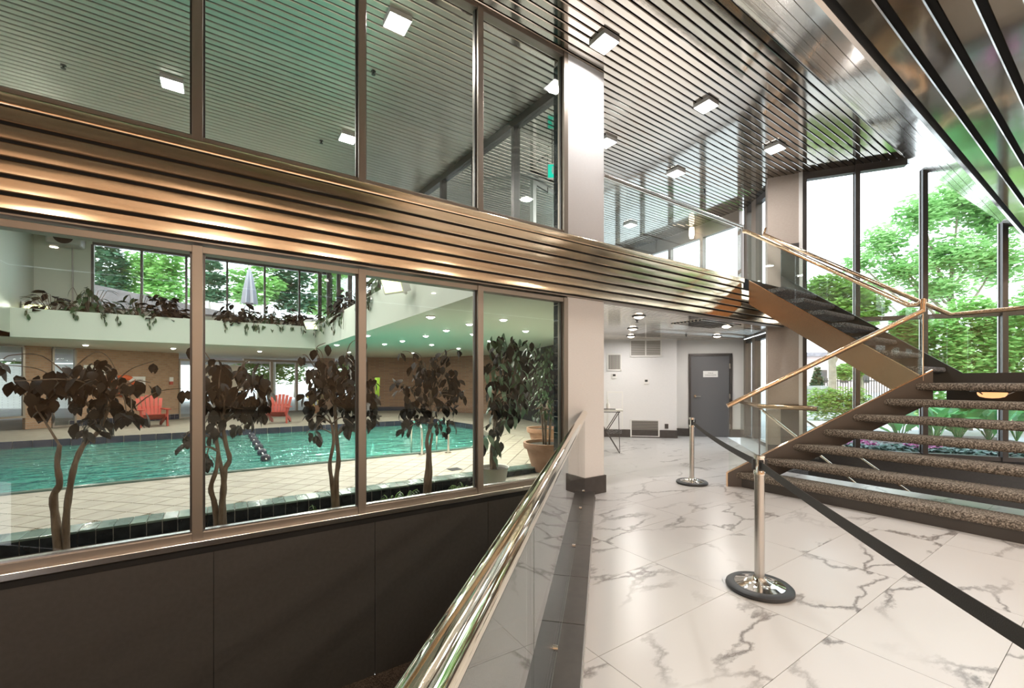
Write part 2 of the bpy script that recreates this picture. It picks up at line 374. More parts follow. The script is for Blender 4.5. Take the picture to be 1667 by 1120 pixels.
# lobby slab pieces
add_floor(clip(big, [halfplane(CB, CA, .12), (1, 0, 7.5), (0, -1, 14), (0, 1, WY)]), -.25, -.006)
add_floor(clip(big, [halfplane(CB, CA, .12), (1, 0, 7.5), (0, -1, -WY), halfplane((3.9, 4.06), (8.4, 8.5))]), -.25, -.006)
add_floor(clip(big, R2), -.25, -.006)
add_floor(clip(big, [(-1, 0, -7.5), (0, 1, -1.2), halfplane(kw(0), kw(9)), (0, -1, 14)]), -.25, -.006)
me = fb.mesh('floor', M['grout']); fl.data = me
TX, TY, gap = 1.225, .6, .0035
tile0 = None
for i in range(-4, 10):
    for j in range(-9, 16):
        x0 = 1.655 + (i)*TX; y0 = .43 + j*TY
        q = [(x0+gap/2, y0+gap/2), (x0+TX-gap/2, y0+gap/2), (x0+TX-gap/2, y0+TY-gap/2), (x0+gap/2, y0+TY-gap/2)]
        if x0 < -3.2 and y0 < -2: continue
        for reg in ([halfplane(CB, CA, .13), (1, 0, 7.5), (0, 1, WY) if x0 < 3 else (0, 0, 1), halfplane((3.9, 4.1), (8.4, 8.55))],
                    [(-1, 0, -7.5)] + R2[1:]):
            P = clip(q, reg)
            if len(P) < 3 or area(P) < .004: continue
            if area(P) > TX*TY*.985 and tile0:
                o = bpy.data.objects.new('tile', tile0); o.matrix_basis = Matrix.Translation((x0, y0, 0)); link(o, fl)
            elif area(P) > TX*TY*.985:
                t = ob('tile', MB().prism([(p.x-x0, p.y-y0) for p in P], -.012, 0), M['marble']); tile0 = t.data
                t.matrix_basis = Matrix.Translation((x0, y0, 0)); t.parent = fl
            else:
                ob('tile', MB().prism([(p.x, p.y) for p in P], -.012, 0), M['marble'], fl)
# floors down in the stairwells
sw = struct('floor', MB().prism([(-8, -6), CB - U*1, CA + UN*.0, (3.6, WY), (-8, WY)], -1.35, -1.25), M['browncarpet'])
sw2 = struct('floor', MB().prism([(7.4, -6), (14, -6), (10.6, 5.6), (9.9, 5.4), (7.4, 3.2)], -2.2, -2.1), M['base'])
# edge wall under the floor along the railing, and round the second stairwell
ew = MB(); ew.prism([CB - U*1 + UN*-.11, CA + UN*-.11, CA + UN*-.01, CB - U*1 + UN*-.01], -1.25, -.01); struct('wall_stairwell', ew, M['blackpanel'])
ew = MB(); ew.seg((7.5, -6), (7.5, 3.25), .05, -2.1, -.012, -.05); ew.seg(GL0, GL1, .05, -2.1, -.012); struct('wall_stairwell_far', ew, M['blackpanel'])
ap = MB(); ap.seg(kw(-.35), kw(21), .08, -2.1, .10, 0); struct('wall_curtain_apron', ap, M['blackpanel'])

# ------------------------------------------------------------------ curb and glass railing of the first stairwell
cz = .075
cb = MB(); cb.prism([CB - UN*.115, CA - UN*.115, CA + UN*.115, CB + UN*.115], -.02, cz - .006)
curb = tag(ob('trim_1', cb, M['lightgrout']), kind='structure')
L = (CA - CB).length; k = 0; s = 0.0
while s < L:
    e = min(s + .6, L); a = CA - U*e; b = CA - U*s; a2 = a + U*.003; b2 = b - U*.003
    for sd_, (o0, o1) in ((0, (-.127, -.003)), (1, (.003, .127))):
        ob('tile', MB().prism([a2 + UN*o0, b2 + UN*o0, b2 + UN*o1, a2 + UN*o1], -.004 if sd_ == 0 else -.1, cz), M['curb'], curb)
    s = e
ob('edge_strip', MB().prism([CB - UN*.135, CA - UN*.135, CA - UN*.127, CB - UN*.127], -.004, .012), M['steel'], curb)
rl = thing('glass_railing', 'long glass railing with shiny brass tube handrail on the dark tiled curb', 'railing', (CA.x, CA.y, cz))
zs = [5.395, 4.03, 1.43, -1.2, -2.6]
for a, b in zip(zs, zs[1:]):
    p, q = railpt(a - .006), railpt(b + .006)
    g = MB(); g.prism([q - UN*.006, p - UN*.006, p + UN*.006, q + UN*.006], cz - .005, 1.005); ob('glass_panel', g, M['curbglass'], rl)
    for f in (.25, .75):
        c = p.lerp(q, f); g = MB(); g.tube([(c.x - UN.x*.018, c.y - UN.y*.018, cz + .09), (c.x + UN.x*.018, c.y + UN.y*.018, cz + .09)], .014, 10); ob('glass_clip', g, M['chrome'], rl, True)
a, b = railpt(5.41), railpt(-2.6)
ob('handrail', MB().tube([(a.x, a.y, 1.04), (b.x, b.y, 1.04)], .0375, 32), M['brass'], rl, True)
ob('glass_channel', MB().prism([b - UN*.011, a - UN*.011, a + UN*.011, b + UN*.011], .985, 1.01), M['steel'], rl)

# ------------------------------------------------------------------ window wall onto the pool: windows 1 (lower) and 2 (upper)
mx = [-3.75, -2.54, -1.335, -.13, 1.075, 2.305, 3.50]
def glazing(name, z0, z1, sill):
    r = tag(ob(name, MB().box((-5.0, WY, z0-.001), (COL0, WY+.10, z0+.045)), M['mullion']), kind='structure')
    ob('frame_head', MB().box((-5, WY, z1-.05), (COL0, WY+.10, z1)), M['mullion'], r, bevel=.003)
    for x in mx:
        ob('mullion', MB().box((x-.033, WY-.012, z0), (x+.033, WY+.11, z1)), M['mullion'], r, bevel=.003)
        ob('glazing_bead', MB().box((x-.047, WY+.03, z0+.04), (x+.047, WY+.06, z1-.04)), M['darkframe'], r)
    for x0, x1 in zip([-5] + mx, mx):
        ob('pane', MB().box((x0+.033, WY+.041, z0+.04), (x1-.033, WY+.049, z1-.045)), M['poolglass'], r)
        ob('pane_bead', MB().box((x0+.033, WY+.02, z0+.045), (x1-.033, WY+.07, z0+.062)), M['steel'], r)
    if sill:
        ob('sill', MB().box((-5, WY-.05, .215), (COL0, WY+.02, .262)), M['steel'], r, bevel=.004)
        ob('shadow_gap', MB().box((-5, WY-.01, .155), (COL0, WY+.05, .215)), M['black'], r)
    return r
glazing('window_1', .262, ZB-.03, True)
glazing('window_2', ZM, ZC, False)
wl = struct('wall_left', MB().box((-5, WY+.03, -1.25), (COL0, WY+.12, .20)), M['black'])
xs = [-5, -3.6, -2.38, -1.17, -.03, 1.19, 2.40, COL0]
for x0, x1 in zip(xs, xs[1:]):
    ob('panel', MB().box((x0+.002, WY, -1.25), (x1-.002, WY+.04, .158)), M['blackpanel'], wl)
# column
co = struct('wall_column', MB().box((COL0, WY, 0), (COL1, WY+.24, ZC)), M['wallpaper'])
bbm = MB().box((COL0-.03, WY-.022, 0), (COL1+.022, WY, .225)); bbm.box((COL1, WY, 0), (COL1+.022, WY+.24, .225)); struct('baseboard_column', bbm, M['base'])
# band of copper slats: trim_2
bd = struct('trim_2', MB().box((-6, WY-.035, ZB), (9.02, WY+.1, ZM)), M['black'])
def band_slat(z0, z1, y, x0, x1, m, name='slat'):
    g = MB(); t = .022; c = .006
    h = z1 - z0 - 2*c; bow = .0006 if name == 'slat' else .001
    prof = [(y, z0), (y-t+c, z0)] + [(y-t+bow*(2*i/8-1)**2, z0+c+h*i/8) for i in range(9)] + [(y-t+c, z1), (y, z1)]
    g.hull4([(x0, a, b) for a, b in prof], [(x1, a, b) for a, b in prof]); return ob(name, g, m, bd, True)
band_slat(ZM-.078, ZM+.004, WY-.02, -6, 7.56, M['slat_copper'], 'trim_cap')
for i in range(6):
    z1 = ZM - .095 - i*.1085
    band_slat(z1-.086, z1, WY-.03, -6, 9.02 if i > 0 else 7.5, M['slat_copper'])
ob('edge_strip', MB().box((-6, WY-.03, ZB-.012), (9.02, WY+.1, ZB)), M['mullion'], bd)

# ------------------------------------------------------------------ ceilings of metal slats
def slat_mesh(wd, th=.024, c=.007):
    g = MB(); prof = [(-wd/2, th), (-wd/2, c), (-wd/2+c, 0), (wd/2-c, 0), (wd/2, c), (wd/2, th)]
    g.hull4([(0, a, b) for a, b in prof], [(1, a, b) for a, b in prof]); return g
def slat_field(parent, Y0, Y1, pitch, wid, z, poly, m, split=None):
    Y = Y0 + pitch/2; me = slat_mesh(wid).mesh('slat', m); me2 = slat_mesh(wid).mesh('slat', M['slat_dull'])
    while Y < Y1:
        sp = span(poly, Y)
        if sp and sp[1]-sp[0] > .1:
            runs = [(sp[0], sp[1], me)]
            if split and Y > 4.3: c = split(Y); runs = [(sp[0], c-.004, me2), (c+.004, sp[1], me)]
            for a, b, q in runs:
                o = bpy.data.objects.new('slat', q); o.matrix_basis = Matrix.Translation((a, Y, z)) @ Matrix.Diagonal((b-a, 1, 1, 1)); link(o, parent)
        Y += pitch
FY = 2.47                                   # where the flat ceiling meets the sloped soffit
cpoly = [(-6, FY), (kw((KP.y-FY)/.831).x, FY), (9.42, 3.75), (9.75, 4.55), (10.2, 5.25), (10.5, 8), (10.6, 17.2), (-6, 17.2)]
ce = struct('ceiling', MB().prism(cpoly, ZC+.03, ZC+.15), M['black'])
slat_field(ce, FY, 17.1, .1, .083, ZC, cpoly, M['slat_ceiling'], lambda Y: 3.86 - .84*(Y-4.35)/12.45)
# sloped soffit and the flat soffit overhead
LY, LZ = 1.18, 3.83
def slope_pt(f, d=0): # f 0..1 from ceiling edge to the lower edge, d outward offset (up)
    y = FY + (LY-FY)*f; z = ZC + (LZ-ZC)*f; n = Vector((.78, -.625))  # normal (y,z) of the seen face
    return y - n.x*d, z - n.y*d
def kx(y): return kw((KP.y-y)/.831).x
sl = tag(ob('ceiling_sloped', MB().hull4([(-6, *slope_pt(0, .03)), (kx(FY), *slope_pt(0, .03)), (kx(LY), *slope_pt(1, .03)), (-6, *slope_pt(1, .03))],
        [(-6, *slope_pt(0, .2)), (kx(FY), *slope_pt(0, .2)), (kx(LY), *slope_pt(1, .2)), (-6, *slope_pt(1, .2))]), M['black']), kind='structure')
for i in range(6):
    f0, f1 = i/6 + .004, (i+1)/6 - .006
    a = [(-6, *slope_pt(f0)), (kx(slope_pt(f0)[0]), *slope_pt(f0)), (kx(slope_pt(f1)[0]), *slope_pt(f1)), (-6, *slope_pt(f1))]
    b = [(-6, *slope_pt(f0, .03)), (kx(slope_pt(f0)[0]), *slope_pt(f0, .03)), (kx(slope_pt(f1)[0]), *slope_pt(f1, .03)), (-6, *slope_pt(f1, .03))]
    ob('slat', MB().hull4(a, b), M['slat'], sl)
SB = -.7
spoly = [(-6, SB), (kx(SB), SB), (kx(LY), LY), (-6, LY)]
sf = struct('ceiling_soffit', MB().prism(spoly, LZ+.05, LZ+.2), M['black'])
slat_field(sf, LY-.05-.177*10, LY-.05, .177, .135, LZ, spoly, M['slat'])
rpoly = [(-6, -14), (kx(-14), -14), (kx(SB), SB), (-6, SB)]
struct('ceiling_rear', MB().prism(rpoly, ZC+.03, ZC+.15), M['lightwall'])  # unseen rear ceiling, raised so more daylight comes in
struct('wall_soffit_back', MB().prism([(-6, SB-.1), (kx(SB-.1), SB-.1), (kx(SB), SB), (-6, SB)], LZ, ZC+.1), M['wallpaper'])
struct('roof', MB().prism([(-8, -14.2), (kx(-14)+.3, -14.2), (kx(LY)+.2, LY), (11, 2.6), (-8, 2.6)], ZC+.3, ZC+.5), M['white'])
struct('roof', MB().prism([(-8, 2.6), (11, 2.6), (9.6, 4), (10.6, 5.2), (11, 17.6), (-8, 17.6)], ZC+.16, ZC+.4), M['white'])

# ------------------------------------------------------------------ lobby walls behind the camera
struct('wall_rear', MB().box((-8, -14.2, 0), (24, -14, ZC)), M['woodwarm'])
struct('wall_back', MB().box((-6.2, -14, -1.3), (-6, 4.2, ZC)), M['woodwarm'])

# ------------------------------------------------------------------ curtain wall: window_3
cw = tag(ob('window_3', MB().seg(kw(-.05), kw(21), .14, .10, .17, -.07), M['darkframe']), kind='structure')
ob('frame_head', MB().seg(kw(-.05), kw(1.56), .12, ZC-.13, ZC, -.06), M['darkframe'], cw)
ob('transom', MB().seg(kw(0), kw(21), .10, 2.545, 2.625, -.05), M['darkframe'], cw)
ms = [.0, .83, 1.80, 2.84, 3.9, 4.96] + [5.4 + 1.1*i for i in range(15)]
def ktop(s):
    y = kw(s).y
    return ZC if y > FY else (ZC + (LZ-ZC)*(FY-y)/(FY-LY) if y > LY else (LZ if y > SB else ZC))
for s in ms:
    p = kw(s); q0, q1 = p - KD*.036, p + KD*.036
    ob('mullion', MB().seg(q0, q1, .15, .1, ktop(s)-.0, -.09), M['darkframe'], cw)
    ob('glazing_bead', MB().seg(q0 - KD*.012, q1 + KD*.012, .02, .17, ktop(s)-.01, .0), M['steel'], cw)
for a, b in zip(ms, ms[1:]):
    n = Vector((-KD.y, KD.x))
    for z0, z1, z2 in ((.17, 2.545, 2.545), (2.625, ktop(a+.05)-.02, ktop(b-.05)-.02)):
        p, q = kw(a+.03), kw(b-.03)
        fr = [(p.x, p.y, z0), (q.x, q.y, z0), (q.x, q.y, z2), (p.x, p.y, z1)]
        ob('pane', MB().hull4(fr, [(x+n.x*.008, y+n.y*.008, z) for x, y, z in fr]), M['glass'], cw)
# tan column beside the curtain wall
c0, c1 = Vector((8.98, 4.25)), Vector((9.24, 3.80)); d = (c1-c0).normalized(); nn = Vector((-d.y, d.x))
struct('wall_column', MB().prism([c0, c1, c1 + nn*.4, c0 + nn*.4], 0, ZC), M['tanpaper'])
e0 = c1 + d*.0
tag(ob('trim_3', MB().seg(c1 + d*.0, c1 + d*.06, .2, 0, ZC, -.02), M['white']), kind='structure')
tag(ob('trim_4', MB().seg(c0 + d*.22, c1 - d*.0, .02, 3.2, 4.1, -.03), M['base']), kind='structure')
tag(ob('trim_4', MB().seg(c0 + d*.22, c1 - d*.0, .02, .0, 1.0, -.03), M['base']), kind='structure')
struct('baseboard_column', MB().seg(c0, c1, .03, 0, .2, -.035), M['base'])
# side bay windows, both storeys
def bay(name, p, q, z0, z1, head=.1):
    d = (Vector(q)-Vector(p)).normalized(); Ln = (Vector(q)-Vector(p)).length; p = Vector(p)
    r = tag(ob(name, MB().seg(p, q, .12, z0, z0+.08, 0), M['darkframe']), kind='structure')
    ob('frame_head', MB().seg(p, q, .12, z1-head, z1, 0), M['darkframe'], r)
    for a, b in ((0, .14), (Ln-.12, Ln), (Ln*.34, Ln*.34+.2)):
        ob('mullion', MB().seg(p+d*a, p+d*b, .14, z0, z1, -.01), M['mullion'], r)
    ob('pane', MB().seg(p+d*.05, p+d*(Ln-.05), .008, z0+.08, z1-head, .05), M['glass'], r)
    return r
bay('window_4', SW1, SW0, 0.0, 2.5)
bay('window_5', (10.15, 5.32), (9.45, 4.45), 3.2, ZC, .12)
# door wall and grille wall
struct('wall_door', MB().seg(DW0, DW1, .2, 0, 2.6, -.2), M['white'])
struct('wall_grille', MB().seg(LW0, LW1 + (LW1-LW0).normalized()*.6, .2, 0, 2.6, -.2), M['wallpaper'])
struct('wall_return', MB().seg(DW1, LW0, .2, 0, 2.6, -.2), M['white'])
struct('wall_pool', MB().seg((3.98, 4.28), (8.05, 8.33), .15, 0, 2.6, 0), M['poolwhite'])
for nm, p, q in (('baseboard_door', DW0, DW1), ('baseboard_grille', LW0, LW1 + (LW1-LW0).normalized()*.5), ('baseboard_return', DW1, LW0)):
    struct(nm, MB().seg(p, q, .025, 0, .2, 0), M['base'])

# mezzanine slab and soffit
mpoly = [(COL1, WY+.1), (9.0, WY+.1), (9.75, 4.6), (10.3, 5.4), (10.6, 12), (9.5, 17.2), (3.05, 17.2), (3.85, 4.5)]
struct('floor_mezzanine', MB().prism(mpoly, 3.02, 3.2), M['white'])
upoly = [(COL1+.02, WY+.1), (9.05, WY+.1), SW0, SW1 + Vector((.05, .05)), DW1 + Vector((.1, .1)), LW0 + Vector((.1, .1)), LW1 + Vector((.0, .1)), (4.1, 4.35)]
uc = struct('ceiling_under_mezzanine', MB().prism(upoly, 2.55, 2.65), M['black'])
slat_field(uc, WY+.1, 8.3, .1, .085, 2.515, upoly, M['slat'])

# ------------------------------------------------------------------ wall fittings of the lobby
def onwall(A, B, x, y):
    p = online(x, A, B); Z = p.x*FW.x + p.y*FW.y; return Vector((p.x, p.y, EYE - (y-620)/705*Z))
def wallbox(A, B, x0, y0, x1, y1, t0, t1, name, m, parent=None, bevel=0, zs=None):
    "box on the room side of wall A-B, seen between pixels"
    a, b = onwall(A, B, x0, y0), onwall(A, B, x1, y1); d = Vector((B[0]-A[0], B[1]-A[1])).normalized(); n = Vector((-d.y, d.x))
    cen = (a+b)/2
    if n.x*(-cen.x) + n.y*(-cen.y) < 0: n = -n
    z0, z1 = zs or (min(a.z, b.z), max(a.z, b.z))
    return ob(name, MB().prism([Vector((a.x, a.y)) + n*t0, Vector((b.x, b.y)) + n*t0, Vector((b.x, b.y)) + n*t1, Vector((a.x, a.y)) + n*t1], z0, z1), m, parent, bevel=bevel)
dr = wallbox(DW0, DW1, 1122.5, 577, 1191, 709, .0, .02, 'door_1', M['greydoor'], zs=(0.0, 2.10)); tag(dr, kind='structure')
wallbox(DW0, DW1, 1124.5, 580, 1186.5, 709, .02, .035, 'door_leaf', M['greydoor'], dr, zs=(.01, 2.06))
for x0, x1 in ((1121, 1124), (1187, 1191.5)): wallbox(DW0, DW1, x0, 577, x1, 709, 0, .05, 'door_frame', M['darkframe'], dr, zs=(0, 2.13))
wallbox(DW0, DW1, 1121, 576, 1191.5, 579, 0, .05, 'door_frame', M['darkframe'], dr)
for y in (596, 645, 694): wallbox(DW0, DW1, 1186, y-4, 1188, y+4, .03, .06, 'hinge', M['steel'], dr)
hp = onwall(DW0, DW1, 1131, 645); dd = (DW1-DW0).normalized(); dn = Vector((-dd.y, dd.x))
if dn.x > 0: dn = -dn
hp3 = Vector((hp.x+dn.x*.05, hp.y+dn.y*.05, hp.z))
ob('door_handle', MB().tube([(hp3.x-dn.x*.02, hp3.y-dn.y*.02, hp3.z), (hp3.x+dn.x*.01, hp3.y+dn.y*.01, hp3.z)], .035, 16).tube([(hp3.x+dn.x*.02, hp3.y+dn.y*.02, hp3.z), (hp3.x+dn.x*.02-dd.x*.13, hp3.y+dn.y*.02-dd.y*.13, hp3.z)], .012, 8), M['chrome'], dr, True)
sg = wallbox(DW0, DW1, 1144, 604, 1168, 614, .036, .042, 'door_sign', M['whitepot'], tag and None); sg.parent = None
sg.data.materials[0] = M['white']; tag(sg, 'small silver name plate screwed to the grey metal door', 'sign')
def text(body, size, loc, rot, m, parent):
    cu = bpy.data.curves.new('lettering', 'FONT'); cu.body = body; cu.size = size; cu.align_x = 'CENTER'; cu.align_y = 'CENTER'; cu.extrude = .001
    tmp = bpy.data.objects.new('t', cu); COL.objects.link(tmp); me = bpy.data.meshes.new_from_object(tmp.evaluated_get(bpy.context.evaluated_depsgraph_get())); bpy.data.objects.remove(tmp); me.materials.append(m); o = bpy.data.objects.new('lettering', me); o.matrix_basis = Matrix.Translation(loc) @ rot; link(o, parent); return o
def facing(n): # text standing up, read from direction n
    x = Vector((0, 0, 1)).cross(n).normalized(); return Matrix((( x.x, 0, n.x, 0), (x.y, 0, n.y, 0), (x.z, 1, n.z, 0), (0, 0, 0, 1)))
n3 = Vector((dn.x, dn.y, 0)); sp_ = onwall(DW0, DW1, 1156, 609)
for body, dz, sz in (('POOL &', .025, .035), ('CHANGE ROOMS', -.028, .035)):
    text(body, sz, (sp_.x+dn.x*.044, sp_.y+dn.y*.044, sp_.z+dz), facing(n3), M['textblack'], sg)
# vents
def vent(x0, y0, x1, y1, label, louvres, split=0, dark=False, vert=False):
    t = thing('wall_vent', label, 'vent', onwall(LW0, LW1, (x0+x1)/2, y1))
    wallbox(LW0, LW1, x0, y0, x1, y1, 0, .008, 'backing', M['grilledark'], t)
    bw = 2.2
    for a in ((x0, y0, x1, y0+bw), (x0, y1-bw, x1, y1), (x0, y0, x0+bw, y1), (x1-bw, y0, x1, y1)) + (((split-1, y0, split+1, y1),) if split else ()):
        wallbox(LW0, LW1, *a, 0, .03, 'frame', M['white'], t)
    for i in range(louvres):
        if vert:
            x = x0+bw + (x1-x0-2*bw)*(i+.2)/louvres; wallbox(LW0, LW1, x, y0+bw, x+(x1-x0-2*bw)/louvres*.6, y1-bw, .006, .022, 'louvre', M['grille'], t)
        else:
            y = y0+bw + (y1-y0-2*bw)*(i+.2)/louvres; wallbox(LW0, LW1, x0+bw, y, x1-bw, y+(y1-y0-2*bw)/louvres*.55, .006, .022, 'louvre', M['grille'], t)
    return t
vent(1025, 552, 1077, 581, 'wide double grille up against the slatted soffit on the white wall', 9, 1051)
vent(988, 575.5, 1012, 603.5, 'square grille with upright fins near the column on the white wall', 8, vert=True)
vent(1026, 683, 1073.5, 711, 'low rectangular louvred return grille standing on the baseboard', 9)
ap_ = tag(wallbox(LW0, LW1, 988, 637, 1014, 709, 0, .02, 'access_panel', M['white'], bevel=.004), 'flush white access panel behind the folding table', 'panel')
wallbox(LW0, LW1, 990, 640, 1012, 706, .02, .025, 'panel_door', M['wallpaper'], ap_)
def thermostat(x, y, label):
    t = thing('thermostat', label, 'thermostat', onwall(LW0, LW1, x, y+5)); wallbox(LW0, LW1, x-4, y-4, x+4, y+4, 0, .03, 'housing', M['white'], t, bevel=.005)
    wallbox(LW0, LW1, x-2.5, y-2.8, x+2, y+.5, .03, .033, 'display', M['textblack'], t)
thermostat(1000, 612, 'white thermostat below the upright finned square grille'); thermostat(1052, 621, 'lone white thermostat in the middle of the white wall')
oo = tag(wallbox(LW0, LW1, 1082, 690, 1088, 698, 0, .012, 'wall_outlet', M['base'], bevel=.003), 'small black power outlet beside the low louvred grille', 'outlet')
# folding side table with cross legs
tp = gz(1009, 738); tb = thing('folding_table', 'tray table on crossed black wire legs beside the column', 'table', (tp.x, tp.y, 0))
ax = (LW1-LW0).normalized(); ay = Vector((-ax.y, ax.x)); ay = ay if ay.y < 0 else -ay
def tpnt(a, b, z): return (tp.x + ax.x*a - ay.x*b, tp.y + ax.y*a - ay.y*b, z)
top = MB().prism([tpnt(-.06, -.05, 0)[:2], tpnt(.62, -.05, 0)[:2], tpnt(.62, .42, 0)[:2], tpnt(-.06, .42, 0)[:2]], .84, .87); ob('tabletop', top, M['whitepot'], tb, bevel=.006)
for b in (0, .36):
    ob('leg', MB().tube([tpnt(0, b, 0), tpnt(.52, b, .84)], .009, 8), M['darkframe'], tb, True)
    ob('leg', MB().tube([tpnt(.52, b, 0), tpnt(0, b, .84)], .009, 8), M['darkframe'], tb, True)
for a in (0, .52): ob('stretcher', MB().tube([tpnt(a, 0, 0.02), tpnt(a, .36, .82)], .007, 8), M['darkframe'], tb, True)
ob('rim', MB().tube([tpnt(0, 0, .82), tpnt(.52, 0, .82), tpnt(.52, .36, .82), tpnt(0, .36, .82), tpnt(0, 0, .82)], .008, 6), M['darkframe'], tb, True)
bp_ = tpnt(.22, .2, .87); bt = thing('pump_bottle', 'white pump bottle standing on the tray table', 'bottle', bp_)
ob('body', MB().lathe([(.001, 0), (.035, 0), (.036, .1), (.012, .13), (.012, .15), (.001, .15)], bp_, 16), M['white'], bt, True)
ob('pump', MB().tube([(bp_[0], bp_[1], 1.02), (bp_[0], bp_[1], 1.06), (bp_[0]-.03, bp_[1], 1.065)], .007, 8), M['white'], bt, True)
tr_ = tpnt(.16, .12, .87); tag(ob('tray', MB().prism([tpnt(.08, .03, 0)[:2], tpnt(.42, .03, 0)[:2], tpnt(.42, .15, 0)[:2], tpnt(.08, .15, 0)[:2]], .87, .885), M['darkframe'], bevel=.003), 'flat dark tray lying on the white tabletop', 'tray')

# ------------------------------------------------------------------ ceiling lamps
def square_light(x, y, z, label, power, group='square ceiling lights'):
    t = thing('ceiling_light', label, 'light', (x, y, z-.06), 0, group)
    s_ = .125
    fr = MB().box((x-s_, y-s_, z-.05), (x+s_, y+s_, z+.01)); ob('housing', fr, M['white'], t, bevel=.004)
    ob('diffuser', MB().box((x-s_+.012, y-s_+.012, z-.056), (x+s_-.012, y+s_-.012, z-.05)), M['lamp'], t)
    arealight('lamp', (x, y, z-.065), .22, power, (1, .96, .93), t); return t
PW = 30
for (x, y, lb) in ((-2.6, 11, 'added unseen square light brightening the pool hall, by the bulkhead'), (-.5, 11, 'second added unseen square light brightening the pool hall'), (1.6, 11, 'added unseen square light brightening the pool hall, by the balcony'), (-2.6, 8.6, 'added unseen square light brightening the pool hall from the front row')):  # unseen lamps added to brighten the pool hall
    square_light(x, y, ZC, lb, 95)
for (x, y, lb) in ((3.75, 3.6, 'square light beside the top of the pale wall column'), (5.82, 3.6, 'square light in the middle of the lobby ceiling row'), (7.86, 3.6, 'square light above the upper stair flight'),
        
        (-.51, 7.34, 'square light over the pool seen through the first upper pane'), (1.75, 7.36, 'square light over the pool seen by the second upper pane edge'),
        (1.64, 4.68, 'square light standing in for a lamp reflection in the third upper pane'),  # added lamp in place of a lobby light mirrored in the pane
        (5.34, 5.08, 'square light peeking out beside the column edge above the mezzanine'), (7.23, 5.09, 'square light over the mezzanine walkway beyond its glass rail'), (8.67, 7.43, 'square light deep over the mezzanine lounge seen through its glass rail')):
    square_light(x, y, ZC, lb, PW if y < 4 else 45)
def downlight(x, y, z, r, label, power, cat='light', group=None, ring='darkframe', glow='lampwarm', col=(1, .95, .90)):
    t = thing('downlight', label, cat, (x, y, z-.03), 0, group)
    ob('trim_ring', MB().lathe([(r*.8, .02), (r, .02), (r, -.012), (r*.86, -.02), (r*.8, -.012)], (x, y, z), 20), M[ring], t, True)
    ob('bulb', MB().lathe([(.001, .005), (r*.8, .005), (r*.72, -.022), (r*.4, -.04), (.001, -.045)], (x, y, z), 16), M[glow], t, True)
    if power: arealight('lamp', (x, y, z-.07), r*1.4, power, col, t)
    return t
for x, y, lb in ((5.72, 4.72, 'black ringed downlight nearest the copper band under the mezzanine'), (6.95, 5.89, 'middle one of three black ringed downlights by the column'), (8.1, 6.92, 'black ringed downlight just in front of the double grille'),
        (8.14, 4.61, 'black ringed downlight beside the dark soffit grille'), (9.75, 5.75, 'black ringed downlight above the grey door')):
    downlight(x, y, 2.515, .11, lb, 14)
for i, (x, y) in enumerate([(-.05, -1.6), (-.05, -4.4), (-.05, -6.4), (-.05, -8.4), (-.05, -10.6), (3.5, -1.8), (7, -2), (3.5, -5.5), (7.2, -5.5), (10.5, -3), (10.5, -6.5), (-3.6, -1.5), (-3.6, -5), (3.5, -10), (8, -10), (-4, -10)]):  # one row is mirrored in the panes, the others are added fill
    far_ = y < -4.9
    downlight(x, y, LZ if y > SB else ZC, .12, 'warm recessed lobby downlight out of view behind the viewer', 175 if far_ else 42, group='lobby downlights', ring='white', col=(1, .82, .64) if far_ else (1, .96, .94))
# soffit grille under the mezzanine, sprinklers
vg = [gz(1121, 509, 2.515), gz(1190, 517, 2.515)]
v0 = gz(1121, 522, 2.515); sgr = thing('soffit_grille', 'dark slotted air grille in the slatted soffit before the door', 'vent', (v0.x, v0.y, 2.50))
x0, x1 = 6.95, 8.2; y0, y1 = 4.35, 5.0
ob('frame', MB().box((x0, y0, 2.508), (x1, y1, 2.514)), M['black'], sgr)
for i in range(9): ob('slat', MB().box((x0, y0+.01+i*.072, 2.499), (x1, y0+.045+i*.072, 2.508)), M['slat'], sgr)
def sprinkler(x, y, z, label):
    ob_ = ob('sprinkler', MB().lathe([(.001, 0), (.03, 0), (.03, -.006), (.012, -.01), (.01, -.035), (.026, -.04), (.026, -.045), (.001, -.045)], (x, y, z), 12), M['darkframe'], None, True)
    return tag(ob_, label, 'sprinkler', 'ceiling sprinklers')
for x, y, z, lb in ((*gz(103, 106, ZC).xy, ZC, 'dark sprinkler on the slats behind the first upper pane'), (*gz(523, 229, ZC).xy, ZC, 'dark sprinkler on the slats behind the second upper pane'), (*gz(608, 116, ZC).xy, ZC, 'dark sprinkler on the slats behind the third upper pane'),
        (*gz(1147, 312, ZC).xy, ZC, 'tiny sprinkler on the slats above the mezzanine windows'), (*gz(1037, 521, 2.515).xy, 2.515, 'sprinkler below the downlights beside the column'), (*gz(1117, 545, 2.515).xy, 2.515, 'sprinkler in front of the grey door')):
    sprinkler(x, y, z, lb)

